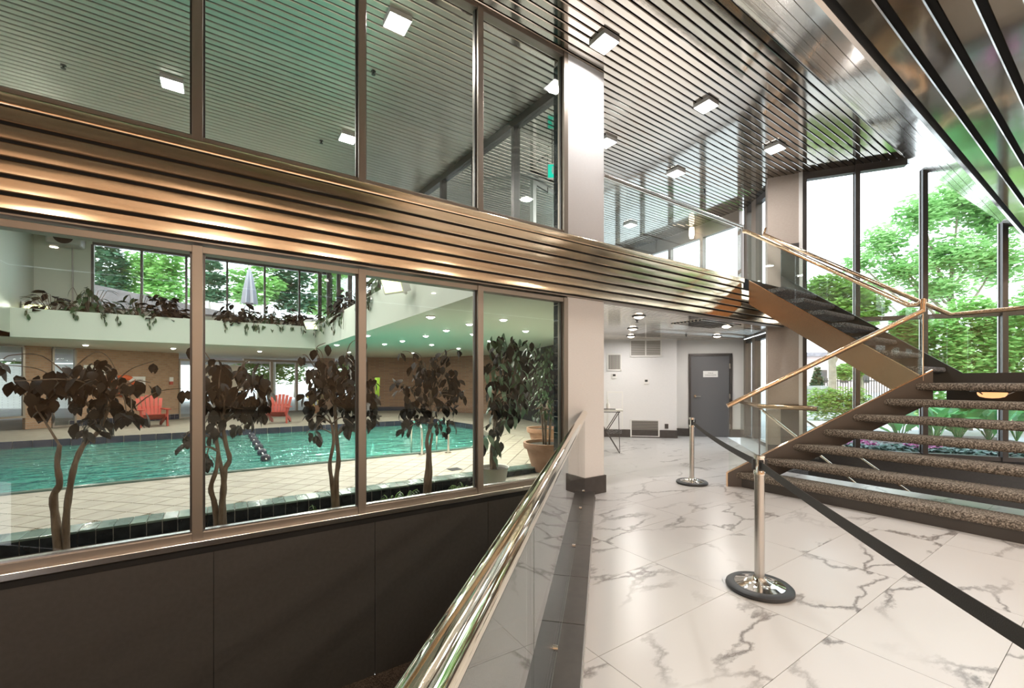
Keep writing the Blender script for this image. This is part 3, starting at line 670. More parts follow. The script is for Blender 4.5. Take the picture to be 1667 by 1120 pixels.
# ------------------------------------------------------------------ belt stanchions
def stanchion(x, y, label, belt_to=None):
    t = thing('belt_stanchion', label, 'stanchion', (x, y, 0), 0)
    ob('rubber_ring', MB().lathe([(.165, .0), (.20, 0), (.212, .012), (.210, .028), (.195, .04), (.17, .04)], (x, y, 0), 40), M['rubber'], t, True)
    ob('base_plate', MB().lathe([(.001, .005), (.172, .005), (.172, .036), (.12, .05), (.055, .068), (.04, .085), (.001, .085)], (x, y, 0), 40), M['chrome'], t, True)
    ob('post', MB().lathe([(.001, .07), (.032, .07), (.032, .80), (.001, .80)], (x, y, 0), 28), M['steel'], t, True)
    hd = ob('belt_head', MB().lathe([(.001, .80), (.037, .80), (.037, .82), (.034, .825), (.034, .915), (.038, .918), (.038, .930), (.001, .934)], (x, y, 0), 28), M['chrome'], t, True)
    for k in range(4):
        a = math.radians(41 + 90*k); c, s = math.cos(a), math.sin(a)
        def R(u, v): return (x + c*u - s*v, y + s*u + c*v)
        ob('cassette_slot', MB().prism([R(.03, -.014), R(.046, -.014), R(.046, .014), R(.03, .014)], .832, .905), M['rubber'], hd)
    if belt_to:
        q = Vector(belt_to); p = Vector((x, y)); d = (q-p).normalized(); n = Vector((-d.y, d.x)); p = p + d*.045; q = q - d*.045; g = MB(); K = 16; vs = []
        for i in range(K+1):
            f = i/K; c = p.lerp(q, f); z = .868 - .03*4*f*(1-f)
            for o in (-.0012, .0012):
                for h in (-.025, .025): vs.append((c.x+n.x*o, c.y+n.y*o, z+h))
        fs = []
        for i in range(K):
            a, b = i*4, i*4+4
            fs += [(a, b, b+1, a+1), (a+3, b+3, b+2, a+2), (a+1, b+1, b+3, a+3), (a+2, b+2, b, a)]
        ob('belt', g.add(vs, fs), M['belt'], t, True)
    return t
s1, s2, s3 = (5.54, 3.64), (3.12, 1.53), (.92, -.40)
stanchion(*s1, 'steel belt stanchion farther off in front of the grey door', s2)
stanchion(*s2, 'tall looking steel belt stanchion on a round chrome base amid the marble floor', s3)
stanchion(*s3, 'steel belt stanchion that takes the free end of the long belt')

# ------------------------------------------------------------------ the staircase
st = thing('staircase', 'open carpeted staircase in two flights with bronze sides and glass rails', 'staircase', (6.6, 2.4, 0))
SC = 9.05; rise, run = .203, .25; X1 = 5.86
def ztop(X): return .185 + (X-5.79)*(1.51-.185)/(7.413-5.79)
def plate(pts, n, th, name, m, smooth=False):
    n = Vector(n)*th; return ob(name, MB().hull4([Vector(p) for p in pts], [Vector(p)+n for p in pts]), m, st)
def L45(X, z): return (X, SC-X, z)
n45 = (.7071, .7071, 0)
plate([L45(5.79, 0), L45(6.02, 0), L45(7.50, ztop(7.5)-.40), L45(7.50, ztop(7.5)), L45(5.79, ztop(5.79))], n45, .03, 'stringer', M['darkstringer'])
plate([L45(5.79, ztop(5.79)), L45(7.5, ztop(7.5)), L45(7.5, ztop(7.5)+.014), L45(5.79, ztop(5.79)+.014)], n45, .036, 'stringer_cap', M['copperrail'])
plate([L45(5.78, 0), L45(5.79, 0), L45(5.79, ztop(5.79)+.01), L45(5.78, ztop(5.79))], n45, .036, 'stringer_cap', M['copperrail'])
YR = -.9
def tread(X, z, d=.30, th=.088):
    g = MB(); prof = []
    r = th/2
    for i in range(7):
        a = PI/2 + PI*i/6; prof.append((X + r*.7 + r*.7*math.cos(a), z - r + r*math.sin(a)))
    prof += [(X+d, z-th), (X+d, z)]
    g.hull4([(a, SC-a-.006, b) for a, b in prof], [(a, YR, b) for a, b in prof]); return ob('tread', g, M['carpet'], st, True)
for k in range(6): tread(X1+run*k, rise*(k+1))
plate([(X1, YR, 0), (X1+.3, YR, 0), (7.5, YR, 1.1), (7.5, YR, 1.5), (X1, YR, .2)], (0, -1, 0), .03, 'stringer', M['darkstringer'])
# kick plate below the first tread
ob('kick_plate', MB().prism([(X1+.05, SC-X1-.06), (X1+.05, YR), (X1+.08, YR), (X1+.08, SC-X1-.09)], 0, rise-.085), M['darkstringer'], st)
# landing
LX0, LX1, LZ0 = X1+run*6, 8.78, rise*7
g = MB(); th = .088; r = th/2; prof = []
for i in range(7):
    a = PI/2 + PI*i/6; prof.append((LX0 + r*.7 + r*.7*math.cos(a), LZ0 - r + r*math.sin(a)))
prof += [(LX1, LZ0-th), (LX1, LZ0)]
g.hull4([(a, 1.68, b) for a, b in prof], [(a, YR-.3, b) for a, b in prof]); ob('landing', g, M['carpet'], st, True)
ob('landing_beam', MB().box((LX1-.06, YR-.3, LZ0-.25), (LX1, 1.66, LZ0-.09)), M['darkstringer'], st)
# upper flight
UX0, UX1 = 7.55, 8.75; n_up = 8; rz2 = (3.2 - LZ0)/n_up; ry = (3.86-1.67)/n_up
plate([(UX0, 3.88, 3.17), (UX0, 1.60, 1.45), (UX0, 1.60, 1.10), (UX0, 1.86, 1.24), (UX0, 3.88, 2.77)], (1, 0, 0), .03, 'stringer', M['stringer'])
plate([(UX0, 3.88, 3.17), (UX0, 1.60, 1.45), (UX0, 1.60, 1.462), (UX0, 3.88, 3.182)], (1, 0, 0), .034, 'stringer_cap', M['copperrail'])
plate([(UX1, 3.9, 3.42), (UX1, 1.50, 1.56), (UX1, YR-.3, 1.56), (UX1, YR-.3, 1.30), (UX1, 1.8, 1.30), (UX1, 3.9, 2.9)], (1, 0, 0), .03, 'stringer', M['darkstringer'])
for j in range(n_up-1):
    y = 1.67 + ry*j; z = LZ0 + rz2*(j+1); g = MB(); prof = []
    th = .07; r = th/2
    for i in range(7):
        a = PI/2 + PI*i/6; prof.append((y + r*.7 + r*.7*math.cos(a), z - r + r*math.sin(a)))
    prof += [(y+ry+.03, z-th), (y+ry+.03, z)]
    g.hull4([(UX0+.03, a, b) for a, b in prof], [(UX1, a, b) for a, b in prof]); ob('tread', g, M['darkcarpet'], st, True)
# handrails
def rail(pts, r=.03, name='handrail', m='copperrail', parent=None): return ob(name, MB().tube(pts, r, 16), M[m], parent or st, True)
rail([(7.55, 3.97, 4.05), (7.55, 3.9, 4.02), (7.55, 1.79, 2.447), (7.53, 1.70, 2.44), (7.44, 1.62, 2.475)], .032)
rail([(7.425, 1.625, 2.49), (7.42, 1.63, 2.33)], .026, 'rail_post')
rail([(7.42, 1.63, 2.34), (5.785, 3.262, 1.105)], .032)
rail([(8.72, 4.2, 4.28), (8.72, 3.9, 4.06), (8.72, 1.62, 2.40), (8.72, 1.48, 2.40), (8.74, YR-.3, 2.42)], .032)
rail([(8.72, 4.16, 4.40), (8.72, 4.2, 4.28)], .02, 'rail_post')
def pane4(pts, n, name='glass_panel'): plate(pts, n, .008, name, M['railglass'])
def zr(X): return 1.105 + (5.785-X)*(1.105-2.34)/(7.42-5.785)
for a, b in ((5.80, 6.60), (6.61, 7.40)):
    pane4([L45(a, ztop(a)), L45(b, ztop(b)), L45(b, zr(b)-.02), L45(a, zr(a)-.02)], n45)
def zu(Y): return 2.447 + (Y-1.79)*(4.02-2.447)/(3.9-1.79)
def zs_(Y): return 1.46 + (Y-1.60)*(3.18-1.46)/(3.88-1.60)
for a, b in ((1.66, 2.40), (2.41, 3.15), (3.16, 3.9)):
    pane4([(UX0, a, zs_(a)), (UX0, b, zs_(b)), (UX0, b, zu(b)-.02), (UX0, a, zu(max(a, 1.72))-.02)], (1, 0, 0))
    pane4([(UX1, a, zs_(a)+.1), (UX1, b, zs_(b)+.1), (UX1, b, zu(b)-.06), (UX1, a, zu(a)-.06)], (1, 0, 0))
for a, b in ((1.45, .3), (.29, YR-.3)): pane4([(UX1, a, 1.56), (UX1, b, 1.56), (UX1, b, 2.39), (UX1, a, 2.39)], (1, 0, 0))
ob('glass_post', MB().tube([(7.43, 1.63, 1.45), (7.43, 1.63, 2.36)], .008, 8), M['chrome'], st, True)
# bowl light under the landing
bp0 = onX(1615, 640, 8.2); t = thing('bowl_lamp', 'orange glass bowl lamp below the stair landing', 'lamp', (bp0.x, bp0.y, LZ0-.2))
zb = LZ0 - .09
ob('ceiling_plate', MB().lathe([(.001, 0), (.20, 0), (.20, -.02), (.001, -.02)], (bp0.x, bp0.y, zb), 24), M['darkframe'], t, True)
ob('bowl', MB().lathe([(.135, -.03), (.13, -.06), (.11, -.085), (.06, -.10), (.001, -.105)], (bp0.x, bp0.y, zb), 24), M['orangeglass'], t, True)
for k in range(3):
    a = k*2.1+.5; ob('bracket', MB().tube([(bp0.x+.19*math.cos(a), bp0.y+.19*math.sin(a), zb-.015), (bp0.x+.13*math.cos(a), bp0.y+.13*math.sin(a), zb-.05)], .008, 6), M['chrome'], t, True)

# mezzanine glass guard
mg = thing('glass_guard', 'mezzanine glass guard with slim rail along the slatted band', 'railing', (5.8, WY, ZM))
for a, b in ((COL1+.01, 5.22), (5.235, 6.405), (6.42, 7.53)): ob('glass_panel', MB().box((a, WY+.0, ZM-.03), (b, WY+.008, 4.11)), M['railglass'], mg)
ob('handrail', MB().tube([(COL1, WY+.004, 4.13), (7.55, WY+.004, 4.13), (7.55, WY-.03, 4.06)], .028, 12), M['steel'], mg, True)
# second stairwell: guard and descending rails
g2 = thing('stairwell_guard', 'low glass guard with round bronze rail around the opening below the stairs', 'railing', (8.34, 4.08, 0))
GA, GB, GC = Vector((9.70, 5.16)), Vector((8.34, 4.09)), Vector((8.42, 3.15))
gp = [(GA.x, GA.y, .98), (GB.x+.04, GB.y+.03, .98), (GB.x, GB.y-.02, .98), (GC.x-.01, GC.y+.2, .98), (GC.x+.02, GC.y+.03, .975)]
ob('handrail', MB().tube(gp, .042, 14), M['bronze'], g2, True)
ob('glass_panel', MB().seg(GB, GA, .008, .02, .95), M['railglass'], g2)
ob('glass_panel', MB().seg(GC, GB, .008, -.3, .95), M['railglass'], g2)
ob('glass_post', MB().tube([(GB.x, GB.y, -.02), (GB.x, GB.y, .96)], .012, 8), M['darkframe'], g2, True)
r2 = thing('stair_handrail', 'slanting chrome handrail going down from the corner of the stairwell guard', 'handrail', (8.34, 3.0, -.3))
a = Vector((8.34, 4.03, .90)); b = Vector((8.34, 2.68, -.135)); c = b + (b-a)*.8
ob('rail', MB().tube([a, c], .024, 12), M['brass'], r2, True)
ob('rail_bracket', MB().tube([a + Vector((0, 0, .02)), a + Vector((.0, .06, .02))], .016, 8), M['bronze'], r2, True)
r3 = thing('stair_handrail', 'slanting chrome handrail going down beside the curtain wall under the stairs', 'handrail', (9.45, 3.0, -.3))
a = Vector((9.45, 3.95, .82)); b = Vector((9.45, 2.25, -.386)); c = b + (b-a)*.6
ob('rail', MB().tube([a, c], .024, 12), M['brass'], r3, True)
ob('rail_bracket', MB().tube([a, a + Vector((-.03, .12, .03))], .016, 8), M['bronze'], r3, True)
ds = struct('stair_down', MB().box((8.4, 3.9, -2.1), (9.4, 4.0, -.02)), M['base'])
for i in range(9): ob('step', MB().box((8.42, 3.7-.25*i, -2.1), (9.4, 3.95-.25*i, -.2*(i+1))), M['darkcarpet'], ds)

# ------------------------------------------------------------------ mezzanine: windows, sconce, exit sign, glazed door
def facade(name, pts, z0, z1, head, step, m='darkframe', gl='glass', post=.05, low=.06):
    r = None
    for p, q in zip(pts, pts[1:]):
        p, q = Vector(p), Vector(q); d = (q-p).normalized(); Ln = (q-p).length
        bm_ = MB().seg(p, q, .1, z0, z0+low, -.05)
        if r is None: r = tag(ob(name, bm_, M[m]), kind='structure')
        else: ob('frame_sill', bm_, M[m], r)
        ob('frame_head', MB().seg(p, q, .12, z1-head, z1, -.06), M[m], r)
        n = max(1, round(Ln/step))
        for i in range(n+1):
            c = p + d*Ln*i/n; ob('mullion', MB().seg(c-d*post/2, c+d*post/2, .12, z0, z1-head, -.06), M[m], r)
        for i in range(n):
            ob('pane', MB().seg(p+d*(Ln*i/n+.02), p+d*(Ln*(i+1)/n-.02), .008, z0+low, z1-head, 0), M[gl], r)
    return r
facade('window_6', [(10.15, 5.4), (10.42, 7.5), (10.6, 12.5)], 3.2, ZC, .34, 1.1, 'mullion', post=.09)
struct('wall_mezzanine_end', MB().seg((10.6, 12.5), (9.5, 17.2), .1, 3.2, ZC), M['wallpaper'])
facade('window_7', [(3.86, 4.35), (3.02, 16.8)], 3.2, ZC, .12, 1.15, 'darkframe', 'poolglass', post=.07)
p = at(1126, 378, 11.2); scn = thing('wall_sconce', 'glowing wall sconce between the mezzanine windows', 'lamp', p)
ob('shade', MB().lathe([(.05, -.16), (.07, -.05), (.06, .12), (.02, .14)], p, 14), M['sconce'], scn, True)
ob('arm', MB().tube([p + Vector((0, 0, .1)), p + Vector((.12, .1, .1))], .015, 8), M['bronze'], scn, True)
p = at(899, 279, 7.4); ex = thing('exit_sign', 'green lit exit sign hanging over the mezzanine doorway', 'sign', p); dn2 = Vector((-p.x, -p.y, 0)).normalized(); dx = Vector((-dn2.y, dn2.x, 0))
def plat(c, hw, hh, t0, t1, nm, m, par):
    a = c - dx*hw; b = c + dx*hw
    return ob(nm, MB().prism([(a+dn2*t0).xy, (b+dn2*t0).xy, (b+dn2*t1).xy, (a+dn2*t1).xy], c.z-hh, c.z+hh), m, par)
plat(p, .085, .125, -.02, .012, 'housing', M['white'], ex); plat(p, .07, .11, .012, .016, 'sign_face', M['exitgreen'], ex)
plat(p + dx*.01, .012, .05, .016, .018, 'pictogram', M['white'], ex); plat(p + dx*.01 + Vector((0, 0, .065)), .012, .012, .016, .018, 'pictogram', M['white'], ex); plat(p + dx*.02, .035, .010, .016, .018, 'pictogram', M['white'], ex)
ob('hanger', MB().tube([p + Vector((0, 0, .12)), Vector((p.x, p.y, ZC))], .008, 6), M['darkframe'], ex, True)
da, db_ = at(868, 300, 8.4).xy, at(905, 300, 8.9).xy
gd = tag(ob('door_2', MB().seg(da, db_, .08, 5.28, 5.36), M['wallpaper']), kind='structure')
for c in (da, db_): ob('door_jamb', MB().seg(c, c + (db_-da).normalized()*.09, .08, 3.2, 5.3), M['wallpaper'], gd)
ob('door_closer', MB().tube([(da.x+.05, da.y-.06, 5.22), (da.x+.2, da.y-.2, 5.08), (da.x+.32, da.y-.05, 5.26)], .012, 6), M['darkframe'], gd, True)
ob('pane', MB().seg(da, db_, .008, 3.25, 5.28, .03), M['glass'], gd)

# ------------------------------------------------------------------ pool hall shell
PW_ = struct
PA, PB, PC, PD, PE = Vector((-5.2, 18.55)), Vector((-1.2, 20.9)), Vector((3.2, 22.6)), Vector((8.0, 20.3)), Vector((10.2, 15.5))
pool = [(-9, 8.25), (4.62, 8.32), (5.55, 9.28), (6.1, 9.95), (7.0, 12.4), (6.86, 15.25), (-9, 15.15)]
dk = tag(ob('floor_pool', MB().prism([(-9, 5.7), (4.4, 5.7), (10.5, 11), (10.5, 15.2), (7, 12.4), (6.1, 9.95), (4.62, 8.32), (-9, 8.25)], -.3, -.012)
   .prism([(-9, 15.15), (6.86, 15.25), (7.0, 12.4), (10.5, 15.2), (10.5, 24), (-9, 24)], -.3, -.012)
   .prism([(3.4, 4.2), (4.4, 4.5), (8.2, 8.4), (10.5, 11), (4.4, 5.7), (3.4, 5.7)], -.3, -.012), M['deckbase']), kind='structure')
# diagonal paving tiles, the ones nearest the windows
ts = .30; cells = []
for i in range(-60, 60):
    for j in range(-60, 60):
        u, v = (i+.5)*ts, (j+.5)*ts; cx, cy_ = (u-v)*.7071, (u+v)*.7071
        if -2.9 < cx < 6.5 and 5.98 < cy_ < 8.02 + max(0, (cx-4.4)*1.0) and cy_ - 5.98 > (cx-3.6)*.9 - 1.2: cells.append((cx, cy_))
cells.sort(key=lambda c: c[0]**2 + c[1]**2)
g = MB(); hs = ts/2 - .006; g.prism([(-hs, -hs), (hs, -hs), (hs, hs), (-hs, hs)], -.02, 0)
t0 = ob('tile', g, M['decktile'], dk); first = True
for cx, cy_ in cells[:298]:
    mw = Matrix.Translation((cx, cy_, 0)) @ Matrix.Rotation(PI/4, 4, 'Z')
    if first: t0.matrix_basis = mw; first = False
    else: cp(t0, dk, mw)
# basin and water
bs = MB(); bs.add([(x, y, -1.4) for x, y in pool], [tuple(range(len(pool)))])
for i in range(len(pool)-1):
    (x0, y0), (x1, y1) = pool[i], pool[i+1]; bs.add([(x0, y0, -1.4), (x1, y1, -1.4), (x1, y1, -.30), (x0, y0, -.30)], [(0, 1, 2, 3)])
struct('wall_basin', bs, M['basin'])
edge = struct('trim_pool', MB().prism([(-9, 8.16), (4.66, 8.22), (4.62, 8.32), (-9, 8.26)], -.28, .012), M['coping'])
def navy(p, q, n):
    p, q = Vector(p), Vector(q); d = (q-p)/n
    for i in range(n): ob('tile', MB().seg(p+d*i+d.normalized()*.006, p+d*(i+1)-d.normalized()*.006, .03, -.30, .01, -.03), M['navytile'], edge)
navy((-9, 15.15), (6.86, 15.22), 48); navy((6.84, 15.2), (6.98, 12.4), 9); navy((6.98, 12.4), (5.53, 9.28), 11); navy((5.53, 9.28), (4.62, 8.32), 4)
wt = tag(ob('pool_water', MB().prism(pool, -.16, -.158), M['water']), 'rippling green pool water behind the copper framed windows', 'water', kind='stuff')
# planter behind the window
pl = thing('planter', 'long sunken planter of black tiles along the pool windows', 'planter', (0, 4.9, -.4))
ob('soil', MB().box((-5, WY+.13, -.5), (COL0, 5.5, -.06)), M['soil'], pl)
ob('planter_wall', MB().box((-5, 5.512, -.5), (4.35, 5.76, .065)), M['lightgrout'], pl)
bt_ = co_ = None
for i in range(61):
    x = -3.0 + i*.121
    if i == 0:
        bt_ = ob('tile', MB().box((.002, 5.494, -.30), (.117, 5.514, .058)), M['blacktile'], pl, bevel=.002); bt_.matrix_basis = Matrix.Translation((x, 0, 0))
        co_ = ob('coping_tile', MB().box((.002, 5.488, .058), (.117, 5.762, .080)), M['coping'], pl, bevel=.003); co_.matrix_basis = Matrix.Translation((x, 0, 0))
    else: cp(bt_, pl, Matrix.Translation((x, 0, 0))); cp(co_, pl, Matrix.Translation((x, 0, 0)))
# black tiled stub wall by the column
sb = struct('wall_stub', MB().box((COL0-.008, WY+.11, -.5), (COL0+.1, WY+.24, ZC)), M['lightgrout'])
for i in range(27):
    z = i*.2
    for y0, y1 in ((WY+.112, WY+.238),): ob('tile', MB().box((COL0-.02, y0, z+.004), (COL0-.006, y1, z+.196)), M['blacktile'], sb)
# high part: side bulkhead, fascias, ledges
XB, YF, XF = -4.1, 15.2, 2.6
struct('wall_bulkhead', MB().box((XB-.2, 5.7, 2.5), (XB, 17.3, ZC)), M['poolwhite'])
fa = struct('trim_fascia', MB().box((XB, YF, 2.5), (XF+.05, YF+.1, 3.2)).box((XF, 4.3, 2.5), (XF+.1, YF+.05, 3.22)), M['poolwhite'])
lg = struct('trim_ledge', MB().box((XB, YF+.1, 2.95), (XF, 16.8, 3.05)).box((XF+.1, 4.3, 2.95), (3.05, 15.3, 3.05)), M['soil'])
struct('wall_clerestory', MB().box((XB, 16.8, 2.6), (-2.95, 16.95, ZC)).box((-2.95, 16.8, 2.6), (3.5, 16.95, 3.5)), M['poolwhite'])
cl = facade('window_8', [(-2.95, 16.85), (3.42, 16.85)], 3.5, ZC, .14, 1.06, 'darkframe', 'glass', post=.06)
struct('ceiling_pool_low', MB().prism([(-9, YF+.02), (XF+.02, YF+.02), (XF+.02, 24), (-9, 24)], 2.505, 2.6).prism([(XF+.02, 4.3), (3.07, 4.3), (3.07, 24), (XF+.02, 24)], 2.505, 2.6).prism([(-9, 5.7), (XB, 5.7), (XB, YF), (-9, YF)], 2.50, 2.6), M['poolwhite'])
struct('ceiling_pool_low', MB().prism([(3.07, 4.3), (3.9, 4.3), (8.2, 8.45), (10.5, 11), (10.5, 24), (3.07, 24)], 2.58, 2.7), M['poolwhite'])
# back wall in pieces: brick piers, windows, glass doors
def pw(name, x0, x1, A, B, z0, z1, m, th=.2):
    p, q = online(x0, A, B), online(x1, A, B); return struct(name, MB().seg(p.xy, q.xy, th, z0, z1, 0), m)
pw('wall_brick', 41, 84, PA, PB, 0, 2.5, M['brick']); pw('wall_brick', 124, 291, PA, PB, 0, 2.5, M['brick'])
struct('wall_brick', MB().seg(online(597, PC, PD).xy, PD, .2, 0, 2.6), M['brick2'])
struct('wall_brick', MB().seg(online(500, PC, PC + (PD-PC)).xy if False else online(520, PB, PC).xy, online(545, PB, PC).xy, .2, 0, 2.6), M['brick2'])
struct('wall_pool_far', MB().seg(PD, PE, .2, 0, 2.6), M['brick2']); struct('wall_pool_side', MB().seg(PE, (8.1, 8.4), .2, 0, 2.6), M['blacktile'])
struct('wall_pool_end', MB().box((-9.2, 5.5, 0), (-9, 24, 2.6)), M['lightwall'])
for a, b, A, B in ((-90, 38, PA, PB), (86, 122, PA, PB)):
    facade('window_9', [online(a, A, B).xy, online(b, A, B).xy], .0 if a > 0 else .35, 2.5, .05, 1.6, 'mullion', 'poolglass')
w9 = facade('window_10', [online(292, PB, PC).xy, online(396, PB, PC).xy], 0, 2.3, .08, 1.5, 'mullion', 'poolglass')
ob('blind_panel', MB().seg(online(318, PB, PC).xy, online(392, PB, PC).xy, .02, 1.0, 2.1, -.12), M['lightwall'], w9)
facade('window_11', [online(396, PB, PC).xy, online(520, PB, PC).xy], 0, 2.4, .1, 1.0, 'mullion', 'glass', post=.1)
facade('window_12', [online(545, PB, PC).xy, online(597, PC, PD).xy], 0, 2.4, .1, 1.0, 'mullion', 'glass', post=.1)
p = online(443, PB, PC); cc = struct('wall_post', MB().lathe([(.14, 0), (.14, 2.55)], (p.x+.2, p.y+2, 0), 14), M['white'])
# dark tile skirting along the brick
sk = struct('baseboard_pool', MB().seg(online(112, PA, PB).xy, online(291, PA, PB).xy, .02, 0, .19, -.025), M['lightgrout'])
a, b = online(112, PA, PB).xy, online(291, PA, PB).xy; nb = 20
for i in range(nb):
    d = (b-a)/nb; ob('tile', MB().seg(a+d*i+d*.03, a+d*(i+1)-d*.03, .012, 0, .185, -.037), M['navytile'], sk)
struct('baseboard_pool', MB().seg(online(600, PC, PD).xy, PD, .03, 0, .19, -.04), M['navytile'])

# pool hall lamps
k = 0
pdl = [(2.86, 6.58, 'downlight in the strip beside the turned balcony, the one close to the third pane'), (4.17, 8.74, 'pool downlight above the ladder in the long row, third from the windows'), (4.27, 10.12, 'pool downlight in the long row, fourth from the windows'), (4.26, 11.75, 'pool downlight in the long row, fifth from the windows'), (4.17, 13.05, 'pool downlight in the long row, farthest before the far deck'),
    (2.83, 10.11, 'downlight halfway along the strip beside the turned balcony'), (5.45, 12.46, 'pool downlight of the second row, over the far pool corner'), (5.03, 9.08, 'pool downlight of the second row, beside the upright copper mullion'), (4.09, 7.53, 'pool downlight in the long row, second from the windows'), (4.31, 6.64, 'pool downlight over the white potted tree'),
    (6.84, 13.38, 'faint pool downlight of the third row at the pool end'), (5.69, 7.85, 'pool downlight over the terracotta pots'), (6.3, 10.4, 'pool downlight of the third row behind the tall potted tree'), (2.83, 13.2, 'downlight at the far end of the strip beside the turned balcony'), (6.4, 16.5, 'pool downlight in front of the brown brick wall'),
    (4.2, 17.5, 'pool downlight over the dark garden chair'), (1.2, 17.6, 'pool downlight in front of the glass doors'), (-1.2, 17.6, 'pool downlight above the red chair by the brick wall'), (-3.2, 17.4, 'pool downlight near the pale window by the brick pier')]
for x, y, lb in pdl:
    z = 2.505 if (x < 3.07 or y > 17.2 and x < XF) else 2.58
    downlight(x, y, z, .085, lb, 34, group='pool ceiling downlights', ring='white', glow='lamp', col=(1, .95, .85))
def floodlight(p, aim, label, sz=.2):
    t = thing('floodlight', label, 'light', p); q = (Vector(aim) - p).normalized().to_track_quat('Z', 'Y').to_matrix().to_4x4()
    mw = Matrix.Translation(p) @ q
    for nm, bx, m in (('housing', ((-sz, -sz*.7, -.16), (sz, sz*.7, 0)), M['white']), ('lens', ((-sz*.85, -sz*.55, 0), (sz*.85, sz*.55, .012)), M['lampyellow'])):
        g = MB().box(*bx); g.v = [tuple(mw @ Vector(v)) for v in g.v]; ob(nm, g, m, t)
    d = bpy.data.lights.new('lamp', 'SPOT'); d.energy = 150; d.spot_size = 2.0; d.spot_blend = .6; d.shadow_soft_size = .15; d.color = (1, 1, .88); o = bpy.data.objects.new('lamp', d); o.matrix_basis = Matrix.Translation(p + (Vector(aim)-p).normalized()*.06) @ (Vector(aim)-p).to_track_quat('-Z', 'Y').to_matrix().to_4x4(); link(o, t)
    ob('bracket', MB().tube([p - (Vector(aim)-p).normalized()*.1, p + Vector((.25 if p.x > 0 else -.25, 0, -.12))], .03, 8), M['white'], t, True)
    return t
floodlight(onX(506, 530, 2.35), (0, 12, 1.0), 'white floodlight at the far corner of the pool balcony')
floodlight(onX(638, 463, 2.3), (.6, 6, 2.2), 'yellow glowing floodlight on the balcony behind the third lower pane', .22)
floodlight(onX(58, 505, -3.85), (-2, 12, 1.4), 'white floodlight on the bulkhead over the pool end window', .24)
p = onY(108, 388, 16.6); uh = thing('unit_heater', 'dark mouthed fan heater high on the pool wall', 'heater', p)
ob('body', MB().box((p.x-.35, 16.3, p.z-.22), (p.x+.35, 16.8, p.z+.22)), M['grille'], uh, bevel=.05)
ob('fan_mouth', MB().lathe([(.18, -.02), (.2, 0), (.14, .01), (.001, .01)], (0, 0, 0), 18), M['black'], uh, True).matrix_basis = Matrix.Translation((p.x, 16.29, p.z-.02)) @ Matrix.Rotation(PI/2, 4, 'X')
uh.children[-1].matrix_parent_inverse = wm(uh).inverted()
ob('pipe', MB().tube([(p.x+.1, 16.7, p.z-.2), (p.x+.1, 16.72, 3.1)], .02, 6), M['grille'], uh, True)

# things on the deck
def adirondack(x, y, rz, m, label):
    t = thing('adirondack_chair', label, 'chair', (x, y, 0), rz); W = wm(t)
    def part(nm, g): g.v = [tuple(W @ Vector(v)) for v in g.v]; return ob(nm, g, m, t)
    # local: front is -y
    for s in (-1, 1):
        part('leg', MB().box((s*.33-.02, -.32, 0), (s*.33+.02, -.20, .53)))
        part('leg', MB().hull4([(s*.29-.02, -.30, .30), (s*.29-.02, -.30, .40), (s*.29-.02, .40, .12), (s*.29-.02, .46, .0), (s*.29-.02, .34, .0)], [(s*.29+.02, -.30, .30), (s*.29+.02, -.30, .40), (s*.29+.02, .40, .12), (s*.29+.02, .46, .0), (s*.29+.02, .34, .0)]))
        part('armrest', MB().prism([(s*.33-.08, -.40), (s*.33+.08, -.40), (s*.33+.08, -.1), (s*.33+.04, .32), (s*.33-.06, .32)], .53, .555))
    for i in range(5): part('seat_slat', MB().hull4([(-.28, -.34+i*.11, .385-i*.035), (.28, -.34+i*.11, .385-i*.035), (.28, -.245+i*.11, .355-i*.035), (-.28, -.245+i*.11, .355-i*.035)], [(-.28, -.34+i*.11, .405-i*.035), (.28, -.34+i*.11, .405-i*.035), (.28, -.245+i*.11, .375-i*.035), (-.28, -.245+i*.11, .375-i*.035)]))
    for i in range(6):
        u = (i-2.5)/2.5; hx = .062; b0 = u*.20; b1 = u*.30; top = .98 - .10*abs(u)**2
        fr = [(b0-hx*.62, .16, .20), (b0+hx*.62, .16, .20), (b1+hx*.75, .44, top), (b1-hx*.75, .44, top)]
        part('back_slat', MB().hull4(fr, [(a, b+.022, c) for a, b, c in fr]))
    part('back_rail', MB().box((-.30, .33, .56), (.30, .36, .63)))
    return t
adirondack(-1.75, 17.9, .28, M['redplastic'], 'red slatted garden chair before the brick wall with the life ring')
adirondack(1.72, 17.0, -.35, M['redplastic'], 'red slatted garden chair in front of the glass doors')
adirondack(4.5, 15.9, -.5, M['darkframe'], 'dark slatted garden chair by the brown brick wall')
lr = online(200, PA, PB); dpa = (PB-PA).normalized(); npa = Vector((dpa.y, -dpa.x))
p = Vector((lr.x + npa.x*.08, lr.y + npa.y*.08, EYE - (628-620)/705*(lr.x*FW.x+lr.y*FW.y)))
ring = thing('life_ring', 'orange life ring hung on the tan brick wall', 'life ring', p)
pts = [p + Vector((dpa.x*.30*math.cos(a), dpa.y*.30*math.cos(a), .30*math.sin(a))) for a in [2*PI*i/28 for i in range(29)]]
ob('ring', MB().tube(pts, .085, 10, False), M['orange'], ring, True)
for k in range(4):
    a = PI/4 + k*PI/2; c0_ = [p + Vector((dpa.x*.30*math.cos(a+e), dpa.y*.30*math.cos(a+e), .30*math.sin(a+e))) for e in (-.14, .14)]
    ob('band', MB().tube(c0_, .092, 10), M['white'], ring, True)
def wsign(x0, y0, x1, y1, A, B, name, m, label, cat, th=.03):
    o = wallbox(A, B, x0, y0, x1, y1, .0, th, name, m); return tag(o, label, cat)
s_a = wsign(136, 594, 171, 641, PA, PB, 'notice_board', M['white'], 'tall white notice board on the brick wall by the window', 'sign')
